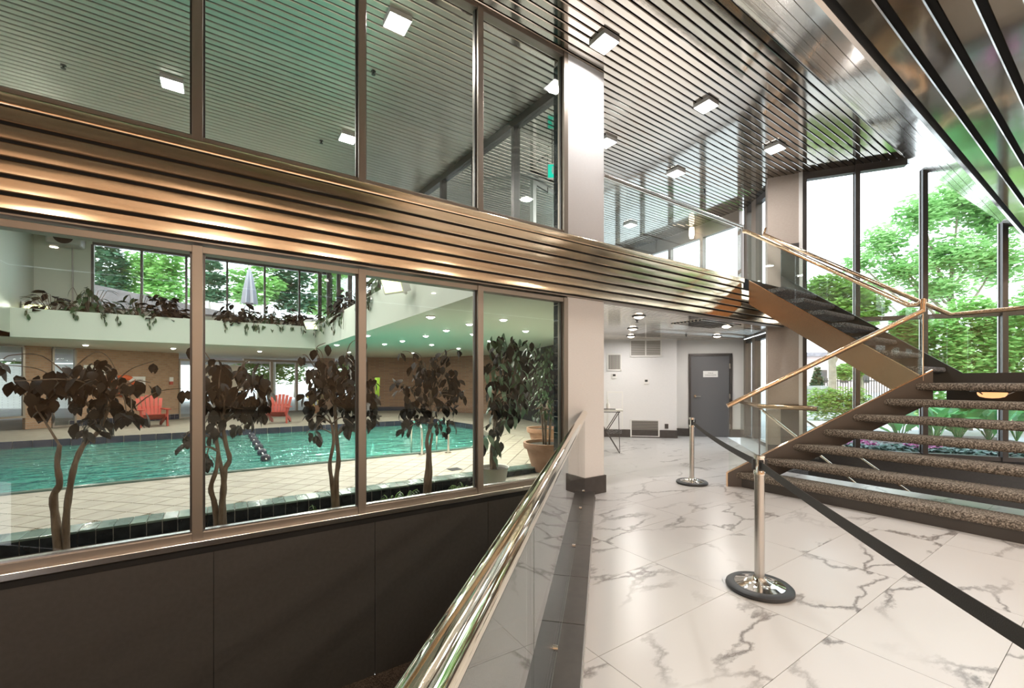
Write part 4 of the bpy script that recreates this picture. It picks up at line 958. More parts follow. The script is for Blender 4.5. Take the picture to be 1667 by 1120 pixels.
s_b = wsign(213, 613, 236, 633, PA, PB, 'notice_board', M['white'], 'small white notice beside the orange life ring', 'sign')
for s_, (x0, y0, x1, y1), n_ in ((s_a, (138, 597, 169, 639), 7), (s_b, (215, 615, 234, 631), 3)):
    for i in range(n_):
        y = y0 + (y1-y0)*(i+.5)/n_; wallbox(PA, PB, x0+2, y-.6, x1-2-(i % 3)*4, y+.6, .03, .034, 'print_line', M['grille'], s_)
al = wsign(275, 614, 281, 621, PA, PB, 'alarm_box', M['white'], 'white alarm box on the brick wall by the doors', 'alarm', .06)
wallbox(PA, PB, 275.5, 621, 280.5, 626, .0, .05, 'pull_station', M['redplastic'], al)
# pool ladder
ld = thing('pool_ladder', 'chrome pool ladder rails at the near pool edge', 'ladder', (3.55, 8.2, 0))
for i, (x, y) in enumerate(((3.30, 8.02), (3.82, 7.92))):
    pts = [(x, y, .0), (x, y, .42)] + [(x + .0, y + .27 - .27*math.cos(a), .42 + .24*math.sin(a)) for a in (.5, 1.0, 1.57, 2.1, 2.6)] + [(x, y+.56, .40), (x, y+.60, -.9)]
    ob('handrail', MB().tube(pts, .024, 12), M['chrome'], ld, True)
    ob('flange', MB().lathe([(.001, .015), (.07, .015), (.07, 0), (.001, 0)], (x, y, 0), 16), M['chrome'], ld, True)
for z in (-.3, -.6): ob('step', MB().box((3.3, 8.45, z), (3.82, 8.55, z+.03)), M['chrome'], ld)
# lane rope
la = thing('lane_rope', 'line of dark blue float discs stretched across the pool', 'lane rope', (.78, 12, -.1))
ob('rope', MB().tube([(.79, 9.9, -.11), (.77, 15.1, -.11)], .012, 6), M['white'], la)
fd = None
for i in range(6):
    y = 10.0 + i*.85
    if fd is None: fd = ob('float_disc', MB().tube([(0, -.045, 0), (0, -.02, 0), (0, .02, 0), (0, .045, 0)], [.06, .095, .095, .06], 12), M['navytile'], la, True, auto=False); fd.matrix_basis = Matrix.Translation((.785, y, -.11))
    else: cp(fd, la, Matrix.Translation((.785, y, -.11)))
for x, y, lb in ((740, 764, 'small dark floor drain near the pool ladder'), (817, 762, 'small dark floor drain beside the white plant pot')):
    q = gz(x, y, 0); tag(ob('floor_drain', MB().box((q.x-.1, q.y-.1, 0), (q.x+.1, q.y+.1, .006)), M['black'], bevel=.002), lb, 'drain')
# lime towel
q = online(614, PC, PD); tw = ob('safety_vest', MB(), M['fern']) if False else None
p = at(614, 630, 17.5); g = MB(); K = 8
for i in range(K):
    a = i/K; g.add([(p.x-.10+.20*a, p.y+.03*math.sin(i*2.1), p.z+.38), (p.x-.10+.20*(a+1/K), p.y+.03*math.sin((i+1)*2.1), p.z+.38), (p.x-.07+.14*(a+1/K), p.y+.05*math.sin((i+1)*2.1), p.z-.45), (p.x-.07+.14*a, p.y+.05*math.sin(i*2.1), p.z-.45)], [(0, 1, 2, 3)])
limes = mat('lime_cloth', (.45, .70, .08), .8)
tg = thing('towel_stand', 'dark stand with a lime green cloth before the brown brick wall', 'stand', (p.x, p.y, 0))
to = ob('cloth', g, limes, tg, True); md = to.modifiers.new('thick', 'SOLIDIFY'); md.thickness = .015
ob('pole', MB().tube([(p.x, p.y+.06, 0), (p.x, p.y+.06, p.z+.4)], .02, 8), M['darkframe'], tg, True)
ob('crossbar', MB().tube([(p.x-.2, p.y, p.z+.385), (p.x+.2, p.y, p.z+.385)], .014, 6), M['darkframe'], tg, True)
ob('base', MB().lathe([(.001, 0), (.2, 0), (.19, .03), (.001, .04)], (p.x, p.y+.06, 0), 16), M['darkframe'], tg, True)

# ------------------------------------------------------------------ plants
def leaf_mesh(name, m, wd=.42, droop=.25, fold=.08):
    g = MB(); P = []
    xs_ = [0, .25, .55, .82, 1.0]; ws = [.02, wd*.42, wd*.5, wd*.28, .005]
    for x, ww in zip(xs_, ws):
        z = -droop*x*x; P += [(x, -ww, z+fold*(ww/wd)), (x, 0, z), (x, ww, z+fold*(ww/wd))]
    fs = []
    for i in range(4):
        for j in range(2): a = i*3+j; fs.append((a, a+1, a+4, a+3))
    g.add(P, fs); return g.mesh(name, m, True)
LF = {k: leaf_mesh('leaf', M[m], **kw_) for k, m, kw_ in (('dark', 'leafdark', dict(wd=.62, droop=.3)), ('green', 'leafgreen', dict(wd=.40, droop=.45)), ('pale', 'leafpale', dict(wd=.40, droop=.55)), ('small', 'leafgreen', dict(wd=.45, droop=.3)), ('fern', 'fern', dict(wd=.25, droop=.5)))}
def leaf(parent, key, pos, size, az, tilt, roll, name='leaf'):
    o = bpy.data.objects.new(name, LF[key])
    o.matrix_basis = Matrix.Translation(pos) @ Matrix.Rotation(az, 4, 'Z') @ Matrix.Rotation(tilt, 4, 'Y') @ Matrix.Rotation(roll, 4, 'X') @ Matrix.Diagonal((size, size, size, 1)); link(o, parent); return o
rnd = random.Random(11)
def smooth(pts, k=5):
    pts = [Vector(p) for p in pts]; out = []
    for i in range(len(pts)-1):
        p0, p1, p2, p3 = pts[max(i-1, 0)], pts[i], pts[i+1], pts[min(i+2, len(pts)-1)]
        for j in range(k):
            t = j/k; out.append(.5*((2*p1) + (p2-p0)*t + (2*p0-5*p1+4*p2-p3)*t*t + (3*p1-p0-3*p2+p3)*t*t*t))
    out.append(pts[-1]); return out
def indoor_tree(label, Y, trunks, blobs, nleaf, shoots, size=(.085, .13), keys=('dark',), r0=.032, zsoil=-.07, pot=None):
    base = onY(trunks[0][0][0], trunks[0][0][1], Y); base.z = zsoil
    t = thing('indoor_tree', label, 'tree', base)
    tops = []
    for i, tr in enumerate(trunks):
        pts = [onY(x, y, Y + .04*math.sin(i*2 + j)) for j, (x, y) in enumerate(tr)]
        pts[0].z = zsoil - .03; sp_ = smooth(pts, 4); n = len(sp_)
        ob('trunk', MB().tube(sp_, [r0*(1 - .55*q/n)*(1 if i == 0 else .8) * (1 + .10*math.sin(q*1.9)) for q in range(n)], 9), M['bark'], t, True, auto=False)
        tops.append(pts[-1]); tops.append(pts[-2])
    tw_ = MB(); spots = []
    tot = sum(b[4] for b in blobs)
    for bx, by, rx, ry_, wgt in blobs:
        n = max(1, round(nleaf*wgt/tot)); cen = onY(bx, by, Y)
        sc = (cen.x*FW.x + cen.y*FW.y)/705
        for k in range(max(2, n//14)):
            a = rnd.uniform(0, 2*PI); rr = math.sqrt(rnd.random())
            tip = onY(bx + rx*rr*math.cos(a)*.9, by + ry_*rr*math.sin(a)*.9, Y + rnd.uniform(-.35, .35)); st_ = min(tops, key=lambda q: (q-tip).length)
            mid = st_.lerp(tip, .5) + Vector((rnd.uniform(-.05, .05), rnd.uniform(-.05, .05), .07)); tw_.tube(smooth([st_, mid, tip], 3), [.009, .008, .007, .006, .005, .004, .003], 5)
        for k in range(n):
            a = rnd.uniform(0, 2*PI); rr = math.sqrt(rnd.random())
            spots.append(onY(bx + rx*rr*math.cos(a), by + ry_*rr*math.sin(a), Y + rnd.uniform(-1, 1)*min(.42, rx*sc)))
    for sh in shoots:
        pts = smooth([onY(x, y, Y + .05) for x, y in sh], 5); tw_.tube(pts, [.006*(1-.6*q/len(pts)) for q in range(len(pts))], 5)
        e = pts[-1]
        for q in range(2): spots.append(e + Vector((rnd.uniform(-.03, .03), 0, -.02)))
    ob('branches', tw_, M['bark'], t)
    for s_ in spots:
        leaf(t, rnd.choice(keys), s_, rnd.uniform(*size), rnd.uniform(0, 2*PI), rnd.uniform(.35, 1.35), rnd.uniform(-.5, .5))
    return t
indoor_tree('sparse dark leaved indoor tree in the first pane with a wide V trunk', 4.75,
    [[(97, 912), (92, 860), (87, 810), (97, 788), (93, 755), (97, 725)], [(110, 912), (107, 860), (112, 805), (122, 755), (137, 723), (158, 705), (170, 680), (185, 645)]],
    [(75, 625, 28, 25, 16), (120, 612, 40, 20, 24), (165, 612, 28, 28, 26), (150, 640, 45, 30, 30), (185, 665, 40, 22, 24), (230, 625, 28, 8, 10), (215, 675, 25, 10, 12), (150, 695, 30, 16, 14), (70, 650, 26, 22, 14), (30, 620, 18, 12, 6)], 240,
    [[(120, 620), (70, 580), (20, 578), (5, 585)], [(110, 610), (150, 575), (175, 580), (192, 610)], [(190, 620), (215, 600), (250, 588)], [(95, 620), (60, 600), (0, 594)], [(200, 680), (250, 640), (300, 632)]])
indoor_tree('dense dark leaved indoor tree in the second lower pane with three bent stems', 4.75,
    [[(368, 868), (362, 830), (364, 795), (366, 765), (374, 748), (368, 725), (362, 690)], [(354, 868), (350, 825), (343, 795), (352, 765), (355, 735), (350, 715)], [(361, 868), (360, 840), (364, 790), (357, 745), (352, 712)]],
    [(345, 600, 22, 22, 20), (385, 625, 45, 30, 60), (345, 650, 25, 30, 40), (420, 630, 24, 26, 36), (390, 670, 42, 25, 46), (352, 700, 14, 14, 10), (425, 660, 16, 18, 18), (300, 715, 8, 12, 5), (338, 745, 10, 8, 5)], 292,
    [[(350, 600), (335, 575), (318, 560)], [(390, 610), (400, 590), (420, 588)], [(380, 615), (392, 600), (395, 592)]])
indoor_tree('dense dark leaved indoor tree rising behind the bright fern', 4.8,
    [[(552, 832), (547, 790), (551, 750), (548, 710), (545, 660)], [(546, 835), (541, 790), (537, 755), (543, 720), (540, 690)]],
    [(530, 610, 30, 26, 50), (565, 600, 22, 25, 40), (540, 645, 48, 26, 70), (570, 650, 22, 30, 40), (515, 680, 14, 16, 14), (575, 690, 14, 16, 14), (514, 705, 12, 8, 8), (605, 640, 12, 26, 26), (602, 680, 10, 14, 12)], 292,
    [[(530, 600), (515, 568), (530, 558)], [(530, 605), (524, 575), (515, 566)], [(560, 600), (570, 560), (592, 550)], [(520, 610), (500, 580), (492, 578)]])
indoor_tree('round dark crowned indoor tree seen through the third lower pane', 4.85,
    [[(690, 812), (694, 780), (697, 745), (695, 715), (702, 690), (700, 660)], [(697, 812), (701, 770), (700, 735), (704, 705)]],
    [(705, 600, 38, 20, 50), (700, 640, 46, 30, 80), (735, 640, 22, 32, 40), (680, 665, 28, 20, 34), (660, 690, 16, 12, 14), (720, 690, 24, 16, 24), (648, 622, 10, 16, 8), (725, 575, 10, 8, 8)], 295,
    [[(690, 600), (670, 575), (655, 572)], [(720, 590), (728, 572), (745, 568)], [(690, 600), (685, 580), (672, 572)]], size=(.085, .125))
indoor_tree('tall pale and dark leaved indoor tree in a white pot behind the fourth lower pane', 5.05,
    [[(806, 782), (804, 750), (802, 720), (805, 690), (804, 650), (818, 600)], [(800, 782), (800, 730), (809, 690), (800, 655)]],
    [(818, 560, 26, 18, 30), (835, 590, 26, 20, 34), (800, 600, 12, 30, 16), (830, 630, 34, 26, 50), (825, 660, 30, 22, 40), (800, 720, 16, 26, 16), (815, 690, 22, 10, 14), (850, 560, 18, 12, 14)], 250, [], size=(.12, .19), keys=('pale', 'dark', 'green', 'dark'), zsoil=.02)
wp = onY(803, 778, 5.05); pt = thing('plant_pot', 'round white plant pot standing in the planter near the column', 'pot', (wp.x, 5.05, -.06))
ob('pot', MB().lathe([(.13, -.06), (.18, .12), (.205, .26), (.22, .275), (.205, .27), (.19, .21), (.001, .21)], (wp.x, 5.05, 0), 24), M['whitepot'], pt, True)
ob('soil', MB().lathe([(.001, .245), (.198, .24), (.19, .215), (.001, .215)], (wp.x, 5.05, 0), 20), M['soil'], pt, True)
def fern(x, y, Y, n, size, label, key='fern'):
    p = onY(x, y, Y); p.z = -.06; t = thing('fern', label, 'fern', p); st_ = MB()
    for i in range(n):
        a = rnd.uniform(0, 2*PI); L_ = size*rnd.uniform(.6, 1.1); e = rnd.uniform(.7, 1.4)
        pts = [p + Vector((math.cos(a)*L_*s_*math.cos(e), math.sin(a)*L_*s_*math.cos(e), L_*(s_*math.sin(e)*1.1 - .55*s_*s_))) for s_ in (0, .33, .66, 1)]
        st_.tube(pts, .004, 4)
        for s_ in (.35, .5, .65, .8, .95):
            q = pts[0].lerp(pts[3], s_) + Vector((0, 0, .10*L_*(1-abs(2*s_-1))))
            for sd_ in (-1, 1): leaf(t, key, q, size*.22*(1.2-s_*.6), a + sd_*1.1, .3, 0, 'frond')
    ob('stems', st_, M['fern'], t); return t
fern(515, 850, 4.62, 30, .46, 'bright green fern at the foot of the second pane tree'); fern(755, 800, 4.9, 18, .42, 'green fern low behind the third pane beside the mullion')
fern(790, 792, 4.7, 18, .42, 'green fern beside the white pot by the fourth pane'); fern(635, 812, 4.9, 14, .40, 'small leafy plant under the third pane near its mullion', 'green'); fern(660, 815, 5.0, 14, .38, 'low leafy plant at the foot of the round crowned tree', 'green')
def potted(x, y, Y, label, h, r, nst, crown, nl):
    p = onY(x, y, Y); p.z = 0; t = thing('potted_ficus', label, 'potted plant', p); k = r
    ob('pot', MB().lathe([(k*.62, 0), (k*.9, h*.8), (k*1.0, h*.8), (k*1.03, h*.86), (k*1.03, h), (k*.93, h), (k*.9, h*.86), (.001, h*.86)], p, 28), M['terracotta'], t, True)
    ob('soil', MB().lathe([(.001, h*.92), (k*.9, h*.9), (k*.9, h*.87), (.001, h*.87)], p, 20), M['soil'], t, True)
    tips = []
    for i in range(nst):
        a = 2*PI*i/nst; pts = [p + Vector((math.cos(a)*.05, math.sin(a)*.05, h*.9)), p + Vector((math.cos(a)*.10, math.sin(a)*.08, h+.5)), p + Vector((math.cos(a+.5)*.2, math.sin(a+.5)*.18, crown[0]))]
        ob('stem', MB().tube(smooth(pts, 4), [.016]*9, 7), M['bark'], t, True, auto=False); tips.append(pts)
    for i in range(nl):
        z = rnd.uniform(crown[0]-.15, crown[1]); rr = crown[2]*math.sqrt(rnd.random())*(1-.4*abs((z-crown[0])/(crown[1]-crown[0])-.4)); a = rnd.uniform(0, 2*PI)
        leaf(t, 'small', p + Vector((rr*math.cos(a), rr*math.sin(a), z)), rnd.uniform(.06, .10), a, rnd.uniform(.3, 1.4), 0)
    return t
potted(890, 768, 5.5, 'terracotta potted ficus standing on the deck beside the column', .46, .37, 5, (1.0, 2.05, .40), 240)
potted(886, 733, 7.2, 'second terracotta potted ficus just behind the first one', .46, .36, 4, (1.0, 1.9, .45), 150)
# balcony plants on the ledge
def ledge_plant(x, y, on, val, label, n, spread, key, trail):
    p = (onY if on == 'Y' else onX)(x, y, val); p.z = max(p.z, 3.1); base = Vector((p.x, p.y, 3.05)); t = thing('ledge_plant', label, 'plant', base, 0, None)
    st_ = MB(); n = int(n*2.7)
    for i in range(n):
        a = rnd.uniform(0, 2*PI); r = spread*math.sqrt(rnd.random())
        q = base + Vector((r*math.cos(a)*(1 if on == 'Y' else .4), r*math.sin(a)*(.3 if on == 'Y' else 1), rnd.uniform(.12, .8)*(1 if r < spread*.6 else .65)))
        st_.tube([base + Vector((0, 0, 0)), q], .006, 4); leaf(t, key, q, rnd.uniform(.17, .30), a, rnd.uniform(-.4, .9), rnd.uniform(-.5, .5))
    for i in range(max(1, trail//2)):
        off = rnd.uniform(-spread, spread); q0 = base + (Vector((off, -.22, .1)) if on == 'Y' else Vector((-.2, off, .1))); L_ = rnd.uniform(.1, .5)*rnd.random()**.5
        if on == 'Y': q0.y = 15.14
        else: q0.x = 2.55
        st_.tube([base, q0 + Vector((0, 0, .12)), q0, q0 - Vector((0, 0, L_))], .005, 4)
        for k in range(4): leaf(t, 'green', q0 - Vector((rnd.uniform(-.05, .05), 0, L_*k/4)), rnd.uniform(.09, .14), rnd.uniform(0, 6), 1.2, 0)
    ob('stems', st_, M['bark'], t); return t
ledge_plant(145, 490, 'Y', 15.45, 'big leafed dark plant on the balcony before the first clerestory pane', 46, .62, 'green', 5)
ledge_plant(85, 498, 'Y', 15.45, 'small plant on the balcony beside the white bulkhead', 14, .4, 'dark', 2)
ledge_plant(225, 500, 'Y', 15.4, 'low plant with one upright shoot on the balcony', 16, .45, 'green', 3)
ledge_plant(272, 500, 'Y', 15.4, 'brownish spiky plant on the balcony near the copper mullion', 34, .4, 'dark', 5)
ledge_plant(385, 505, 'Y', 15.4, 'trailing plant on the balcony beneath the folded parasol', 36, .5, 'dark', 8)
ledge_plant(440, 510, 'Y', 15.4, 'trailing plant on the balcony beyond the parasol', 30, .5, 'green', 8)
ledge_plant(490, 515, 'Y', 15.4, 'plant on the balcony at the corner floodlight', 26, .4, 'dark', 6)
ledge_plant(540, 500, 'X', 2.85, 'bushy plant on the turned balcony just past its corner', 40, 1.2, 'green', 8)
ledge_plant(568, 480, 'X', 2.85, 'reddish bushy plant on the turned balcony', 40, .9, 'dark', 8)
ledge_plant(615, 460, 'X', 2.85, 'upright leafy plant on the turned balcony beside the yellow floodlight', 40, .8, 'green', 12)
# flowers by the glass door
p = at(511, 668, 19.5); p.z = 0; fp = thing('flower_tub', 'tub of yellow flowers by the pool glass doors', 'flowers', p)
ob('tub', MB().lathe([(.22, 0), (.3, .35), (.28, .35), (.2, .3), (.001, .3)], p, 16), M['terracotta'], fp, True)
yel = mat('yellow_petal', (.75, .65, .15), .6)
LF['yellow'] = leaf_mesh('leaf', yel, wd=.5)
for i in range(60): leaf(fp, rnd.choice(('yellow', 'fern')), p + Vector((rnd.gauss(0, .2), rnd.gauss(0, .2), rnd.uniform(.35, .85))), .16, rnd.uniform(0, 6), rnd.uniform(-.6, .8), 0)

# ------------------------------------------------------------------ outside
struct('ground', MB().box((-60, -60, -.9), (-9.4, 90, -.10)).box((-9.3, 24.2, -.9), (80, 90, -.10)), M['paving'])
struct('ground_garden', MB().prism([kw(-.2) + Vector((.06, .06)), Vector((11.3, 6.1)), Vector((10.6, 15)), Vector((10.6, 24.2)), Vector((80, 24.2)), Vector((80, -60)), Vector((30, -60)), Vector((22.5, -16)), kw(21) + Vector((.2, .1))], -.9, .02), M['paving'])
struct('lawn', MB().prism([at(1330, 700, 15).xy, at(1720, 700, 15).xy, at(1720, 650, 23).xy, at(1330, 650, 23).xy], .02, .03), M['lawn'])
struct('path', MB().prism([at(1300, 694, 13.6).xy, at(1460, 705, 12).xy, at(1430, 664, 22).xy, at(1260, 664, 24).xy], .02, .04), M['asphalt'])
struct('ground_bed', MB().prism([kw(.4)+Vector((.15, .1)), kw(5)+Vector((.15, .1)), kw(5)+Vector((3.6, 2.6)), kw(.6)+Vector((2.8, 2.2))], .02, .08), M['mulch'])
def cloud_leaves(g, cen, rad, n, size, R, flat=.6, shell=.45):
    for i in range(n):
        while True:
            v = Vector((R.gauss(0, 1), R.gauss(0, 1), R.gauss(0, 1)))
            if v.length > .01: break
        v.normalize(); v *= (shell + (1-shell)*R.random())
        c = cen + Vector((v.x*rad[0], v.y*rad[1], v.z*rad[2])); s_ = size*R.uniform(.6, 1.3)
        a = R.uniform(0, 2*PI); x = Vector((math.cos(a), math.sin(a), R.uniform(-.4, .4)))*s_; y = Vector((-math.sin(a)*.55, math.cos(a)*.55, R.uniform(-flat, flat)*.7))*s_
        g.add([c-x, c-y*.8, c+x, c+y*.8], [(0, 1, 2, 3)])
def tree(name, label, base, h, crowns, mleaf, n, size, trunk_r=.16, seed=1, cat='tree', group=None, bark='trunkext', flat=.6, shell=.45):
    R = random.Random(seed); base = Vector(base); t = thing(name, label, cat, base, 0, group)
    tops = []; tg_ = MB()
    if trunk_r:
        pts = smooth([base, base + Vector((.1*h*.1, 0, h*.3)), base + Vector((-.05*h*.2, .03*h, h*.62))], 4); tg_.tube(pts, [trunk_r*(1-.5*i/len(pts)) for i in range(len(pts))], 8)
        tops = pts
    fg = MB(); tot = sum(r[0]*r[1]*r[2] for c, r in crowns)**1
    for c, r in crowns:
        c = Vector(c); k = max(20, int(n*(r[0]*r[1]*r[2])/tot)); cloud_leaves(fg, c, r, k, size, R, flat, shell)
        if tops:
            s_ = tops[R.randrange(len(tops)//2, len(tops))]; tg_.tube(smooth([s_, s_.lerp(c, .5) + Vector((0, 0, -.1*h*.3)), c], 3), [trunk_r*.4, trunk_r*.36, trunk_r*.3, trunk_r*.25, trunk_r*.2, trunk_r*.15, trunk_r*.1], 6)
    if tops: ob('trunk', tg_, M[bark], t, True, auto=False)
    f = ob('foliage', fg, M[mleaf], t); f['kind'] = 'stuff'; return t
def crowns_px(lst, Z, sq=1.0):
    out = []
    for x, y, rx, ry_ in lst:
        out.append((at(x, y, Z), (rx*Z/705, rx*Z/705*sq, ry_*Z/705)))
    return out
Zl = 20
b0 = at(1560, 640, Zl); b0.z = 0
tree('locust_tree', 'large airy bright green tree filling the tall curtain wall panes', b0, 9, crowns_px([(1440, 395, 42, 36), (1500, 350, 50, 36), (1560, 330, 55, 40), (1620, 350, 60, 45), (1400, 430, 36, 22), (1470, 440, 55, 26), (1545, 415, 60, 36), (1620, 430, 60, 40), (1525, 470, 60, 24), (1420, 470, 36, 16)], Zl, .8), 'locust', 17000, .15, .22, 3, flat=.4, shell=.2)
tree('maple_tree', 'yellow green tree with a forked grey trunk beyond the path', at(1354, 662, 17.5), 5.5, crowns_px([(1345, 470, 34, 24), (1385, 480, 30, 26), (1350, 510, 42, 28), (1395, 520, 30, 24), (1420, 500, 26, 24), (1375, 545, 38, 20), (1330, 530, 22, 24)], 17.5), 'maple', 8000, .13, .17, 4)
tree('maple_tree', 'small lime leaved tree low behind the black fence', at(1402, 655, 22), 3.5, crowns_px([(1380, 605, 22, 14), (1410, 600, 20, 12)], 22), 'maple', 1400, .14, .1, 6)
tree('conifer', 'small dark cone shaped conifer beside the stone wall', at(1330, 664, 23), 3, crowns_px([(1330, 625, 9, 16), (1330, 610, 6, 14)], 23), 'pine', 900, .12, .06, 8)
Zs = 12.5
for i, (lb, lst) in enumerate((('bright shrub mass behind the landing rail, its lower flank', [(1530, 560, 40, 45), (1560, 600, 45, 30)]), ('bright shrub mass behind the landing, tall middle clump', [(1580, 520, 45, 40), (1600, 570, 50, 45)]),
        ('bright shrub mass behind the landing at the last mullion', [(1650, 540, 50, 55), (1660, 590, 50, 40)]), ('shrub clump overhanging the far end of the landing', [(1720, 520, 60, 80)]), ('dark shrub seen through the glass beside the upper flight', [(1480, 540, 28, 40), (1470, 575, 24, 22)]))):
    b = at(lst[0][0], 645, Zs); b.z = .02; tree('garden_shrub', lb, b, 1.4, crowns_px(lst, Zs), 'shrub', 5200, .085, .05, 20+i, 'shrub')
for i, (lb, lst) in enumerate((('low shrub row between the broad leaved plants and the path', [(1505, 652, 40, 30), (1560, 660, 40, 20), (1620, 660, 40, 20)]), ('low shrub at the far end of the flower bed', [(1680, 660, 40, 24), (1720, 655, 40, 24)]))):
    b = at(lst[0][0], 690, 11.4); b.z = .02; tree('garden_shrub', lb, b, .8, crowns_px(lst, 11.4), 'shrub', 3000, .07, .03, 28+i, 'shrub')
hb = at(1355, 655, 15.5)
tree('clipped_hedge', 'low yellow green hedge across the path', (hb.x, hb.y, .02), .6, [(at(1330+i*22, 657, 15.5), (.45, .45, .62)) for i in range(4)], 'maple', 4200, .07, 0, 31, 'hedge')
fn = thing('iron_fence', 'black iron fence between the garden and the street', 'fence', at(1400, 650, 24).xy.to_3d())
fa_, fb_ = at(1330, 650, 24), at(1520, 650, 24); fa_.z = fb_.z = 0
for z in (.35, 1.45): ob('rail', MB().tube([fa_ + Vector((0, 0, z)), fb_ + Vector((0, 0, z))], .03, 6), M['fence'], fn)
pk = None
for i in range(46):
    c = fa_.lerp(fb_, i/45)
    if pk is None: pk = ob('picket', MB().box((-.016, -.016, .1), (.016, .016, 1.6)), M['fence'], fn); pk.matrix_basis = Matrix.Translation(c)
    else: cp(pk, fn, Matrix.Translation(c))
swl = [at(1300, 640, 21), at(1352, 640, 21.5)]; wl2 = thing('stone_wall', 'low grey stone garden wall beside the conifer', 'wall', (swl[0].x, swl[0].y, 0))
ob('wall_body', MB().seg(swl[0].xy, swl[1].xy, .4, 0, 1.05), M['stone'], wl2); ob('cap_stone', MB().seg(swl[0].xy, swl[1].xy, .5, 1.05, 1.2, -.05), M['asphalt'], wl2)
hA, hB = at(1280, 600, 55), at(1460, 600, 52); hs_ = thing('house', 'pinkish house front across the street behind the trees', 'building', (hA.x, hA.y, 0))
ob('wall', MB().seg(hA.xy, hB.xy, 6, 0, 4.5), M['house'], hs_); ob('roof', MB().seg(hA.xy, hB.xy, 7, 4.5, 5.0, -.5), M['roof'], hs_)
for i in range(5):
    c = hA.lerp(hB, .12+.19*i); e = hA.lerp(hB, .12+.19*i+.07); ob('window', MB().seg(c.xy, e.xy, .1, 1.2, 2.8, -.08), M['darkframe'], hs_)
# flower bed: big leafed plants, ground cover, pink flowers
LF['big'] = leaf_mesh('leaf', M['bigleaf'], wd=.34, droop=.45, fold=.05)
for i, (x, y, n, sz, lb) in enumerate(((1560, 690, 18, .95, 'broad leaved plant behind the middle tread gaps near the second mullion'), (1610, 690, 18, 1.0, 'tall broad leaved plant between the two mullions under the landing'), (1520, 700, 14, .8, 'broad leaved plant at the thick mullion below the landing'),
        (1655, 700, 14, .8, 'broad leaved plant past the last visible mullion'), (1465, 700, 12, .7, 'broad leaved plant low beside the stair stringer'), (1385, 690, 6, .45, 'small broad leaved plant by the path edge'))):
    b = at(x, 700, 9.9); b.z = .06; t = thing('canna_plant', lb, 'plant', b); sm = MB()
    for k in range(n):
        a = rnd.uniform(0, 2*PI); e = rnd.uniform(.6, 1.4); q = b + Vector((math.cos(a)*.12, math.sin(a)*.12, rnd.uniform(.15, .6)*sz))
        sm.tube([b, q], .012, 5); leaf(t, 'big', q, sz*rnd.uniform(.6, 1.0), a, -e, rnd.uniform(-.4, .4))
    ob('stems', sm, M['bigleaf'], t)
R = random.Random(5)
g = MB()
for i in range(5200):
    s_ = R.uniform(.3, 5.4); d_ = R.uniform(.25, 1.0); c = kw(s_) + Vector((.831, .556))*d_; cloud_leaves(g, Vector((c.x, c.y, .10 + .10*R.random())), (.03, .03, .05), 1, .05, R)
tag(ob('ground_cover', g, M['groundcover']), 'low grey green ground cover along the foot of the curtain wall', 'ground cover', kind='stuff')
for i, (s0_, lb) in enumerate(((1.1, 'pink flower cushion close to the thin mullion'), (2.05, 'pink flower cushion just beyond the thick mullion'), (3.2, 'pink flower cushion past the last mullion in view'))):
    c = kw(s0_) + Vector((.831, .556))*.75; t = thing('pink_flower', lb, 'flowers', (c.x, c.y, .06)); g = MB(); cloud_leaves(g, Vector((c.x, c.y, .18)), (.32, .32, .12), 420, .035, R, 1)
    ob('blossoms', g, M['pink'], t)['kind'] = 'stuff'
# beyond the clerestory: terrace, slope, trees, folded parasol
struct('terrace', MB().box((-14, 17.0, 2.6), (9, 40, 3.1)), M['asphalt'])
rf = struct('roof_slope', MB().hull4([(-9, 26, 3.0), (3, 27, 3.0), (3, 27, 4.6), (-9, 26, 6.4)], [(-9, 31, 3.0), (3, 31, 3.0), (3, 31, 4.6), (-9, 31, 6.4)]), M['slope'])
p = onY(406, 490, 19); um = thing('parasol', 'folded mauve parasol standing on the terrace outside the clerestory', 'parasol', (p.x, 19, 3.1))
ob('pole', MB().tube([(p.x, 19, 3.1), (p.x, 19, 5.75)], .03, 8), M['steel'], um, True)
g = MB(); prof = [(.30, 4.35), (.24, 4.8), (.13, 5.35), (.02, 5.72)]; vs = []; nn_ = 16
for r, z in prof:
    for j in range(nn_): a = 2*PI*j/nn_; q = r*(1 if j % 2 else .62); vs.append((p.x + q*math.cos(a), 19 + q*math.sin(a), z))
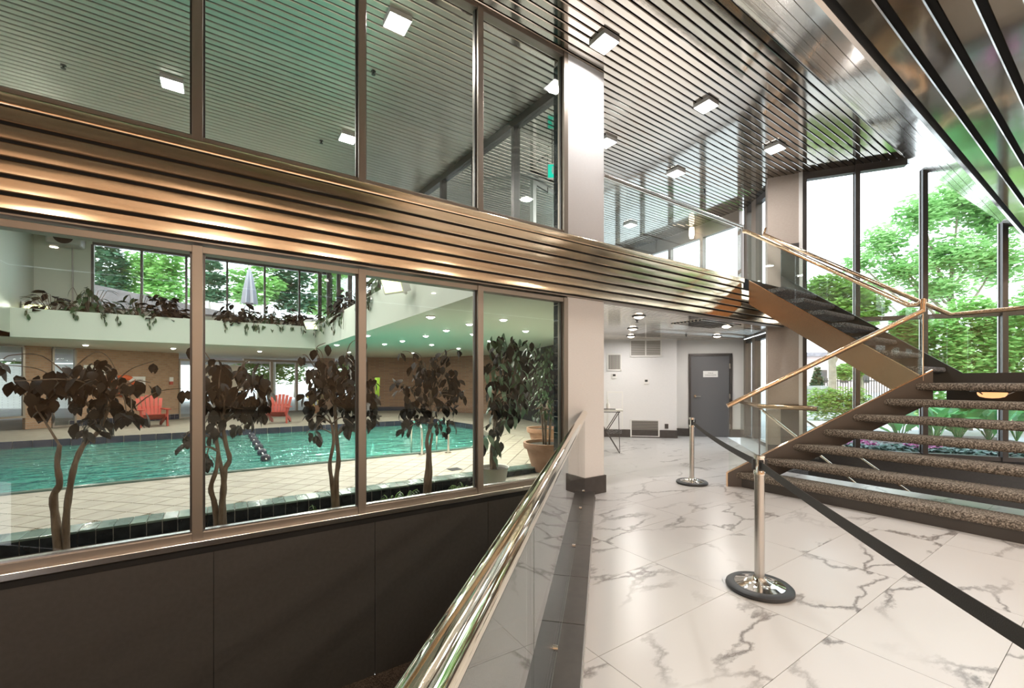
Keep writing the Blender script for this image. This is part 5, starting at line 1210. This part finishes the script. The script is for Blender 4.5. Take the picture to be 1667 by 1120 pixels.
fs = [(i*nn_+j, i*nn_+(j+1) % nn_, (i+1)*nn_+(j+1) % nn_, (i+1)*nn_+j) for i in range(3) for j in range(nn_)]; g.add(vs, fs)
ob('canopy', g, M['umbrella'], um); ob('base', MB().lathe([(.001, 3.1), (.3, 3.1), (.28, 3.18), (.001, 3.2)], (p.x, 19, 0), 16), M['darkframe'], um, True)
for i, (lb, x, Z, lst, m, n) in enumerate((('dark blue green conifer beyond the first clerestory pane', 175, 34, [(175, 430, 30, 25), (170, 400, 25, 22), (175, 460, 30, 18)], 'pine', 2200), ('bright leafy tree behind the first clerestory mullion', 250, 36, [(225, 440, 34, 30), (270, 420, 34, 34), (260, 450, 40, 26), (200, 475, 40, 20), (270, 480, 40, 22)], 'shrub', 5600),
        ('tall dark pine beside the copper mullion', 342, 34, [(342, 430, 18, 14), (345, 455, 24, 12), (340, 405, 12, 14), (348, 480, 22, 12)], 'pine', 1500), ('feathery tree right behind the folded parasol', 420, 36, [(395, 450, 26, 14), (430, 430, 24, 16), (410, 480, 40, 18), (440, 465, 26, 16)], 'shrub', 2600),
        ('dense blue green spruce past the parasol', 480, 38, [(475, 450, 34, 26), (480, 490, 34, 22), (485, 425, 26, 18), (455, 470, 24, 24)], 'pine', 3600), ('bright tree at the clerestory corner', 540, 40, [(535, 470, 30, 30), (545, 440, 26, 22), (520, 500, 30, 16)], 'shrub', 3200))):
    b = at(x, 600, Z); b.z = 0; tree('park_tree', lb, b, 9, crowns_px(lst, Z), m, n, .24, .12, 50+i)
for i, (lb, x, Z, lst) in enumerate((('green bush outside the pool glass doors', 430, 30, [(425, 600, 40, 28), (470, 605, 30, 25)]), ('green bush outside the glass beside the brown brick', 560, 30, [(560, 600, 30, 26), (585, 610, 20, 22)]), ('green bush outside the end window of the pool', 0, 26, [(0, 620, 40, 25), (30, 600, 20, 20)]))):
    b = at(x, 640, Z); b.z = -.1; tree('park_bush', lb, b, 1.5, crowns_px(lst, Z), 'shrub', 2600, .16, .06, 80+i, 'bush')
struct('wall_neighbour', MB().seg(at(-120, 600, 24).xy, at(150, 600, 24.5).xy, .3, -.1, 2.4), M['whitebrick'])
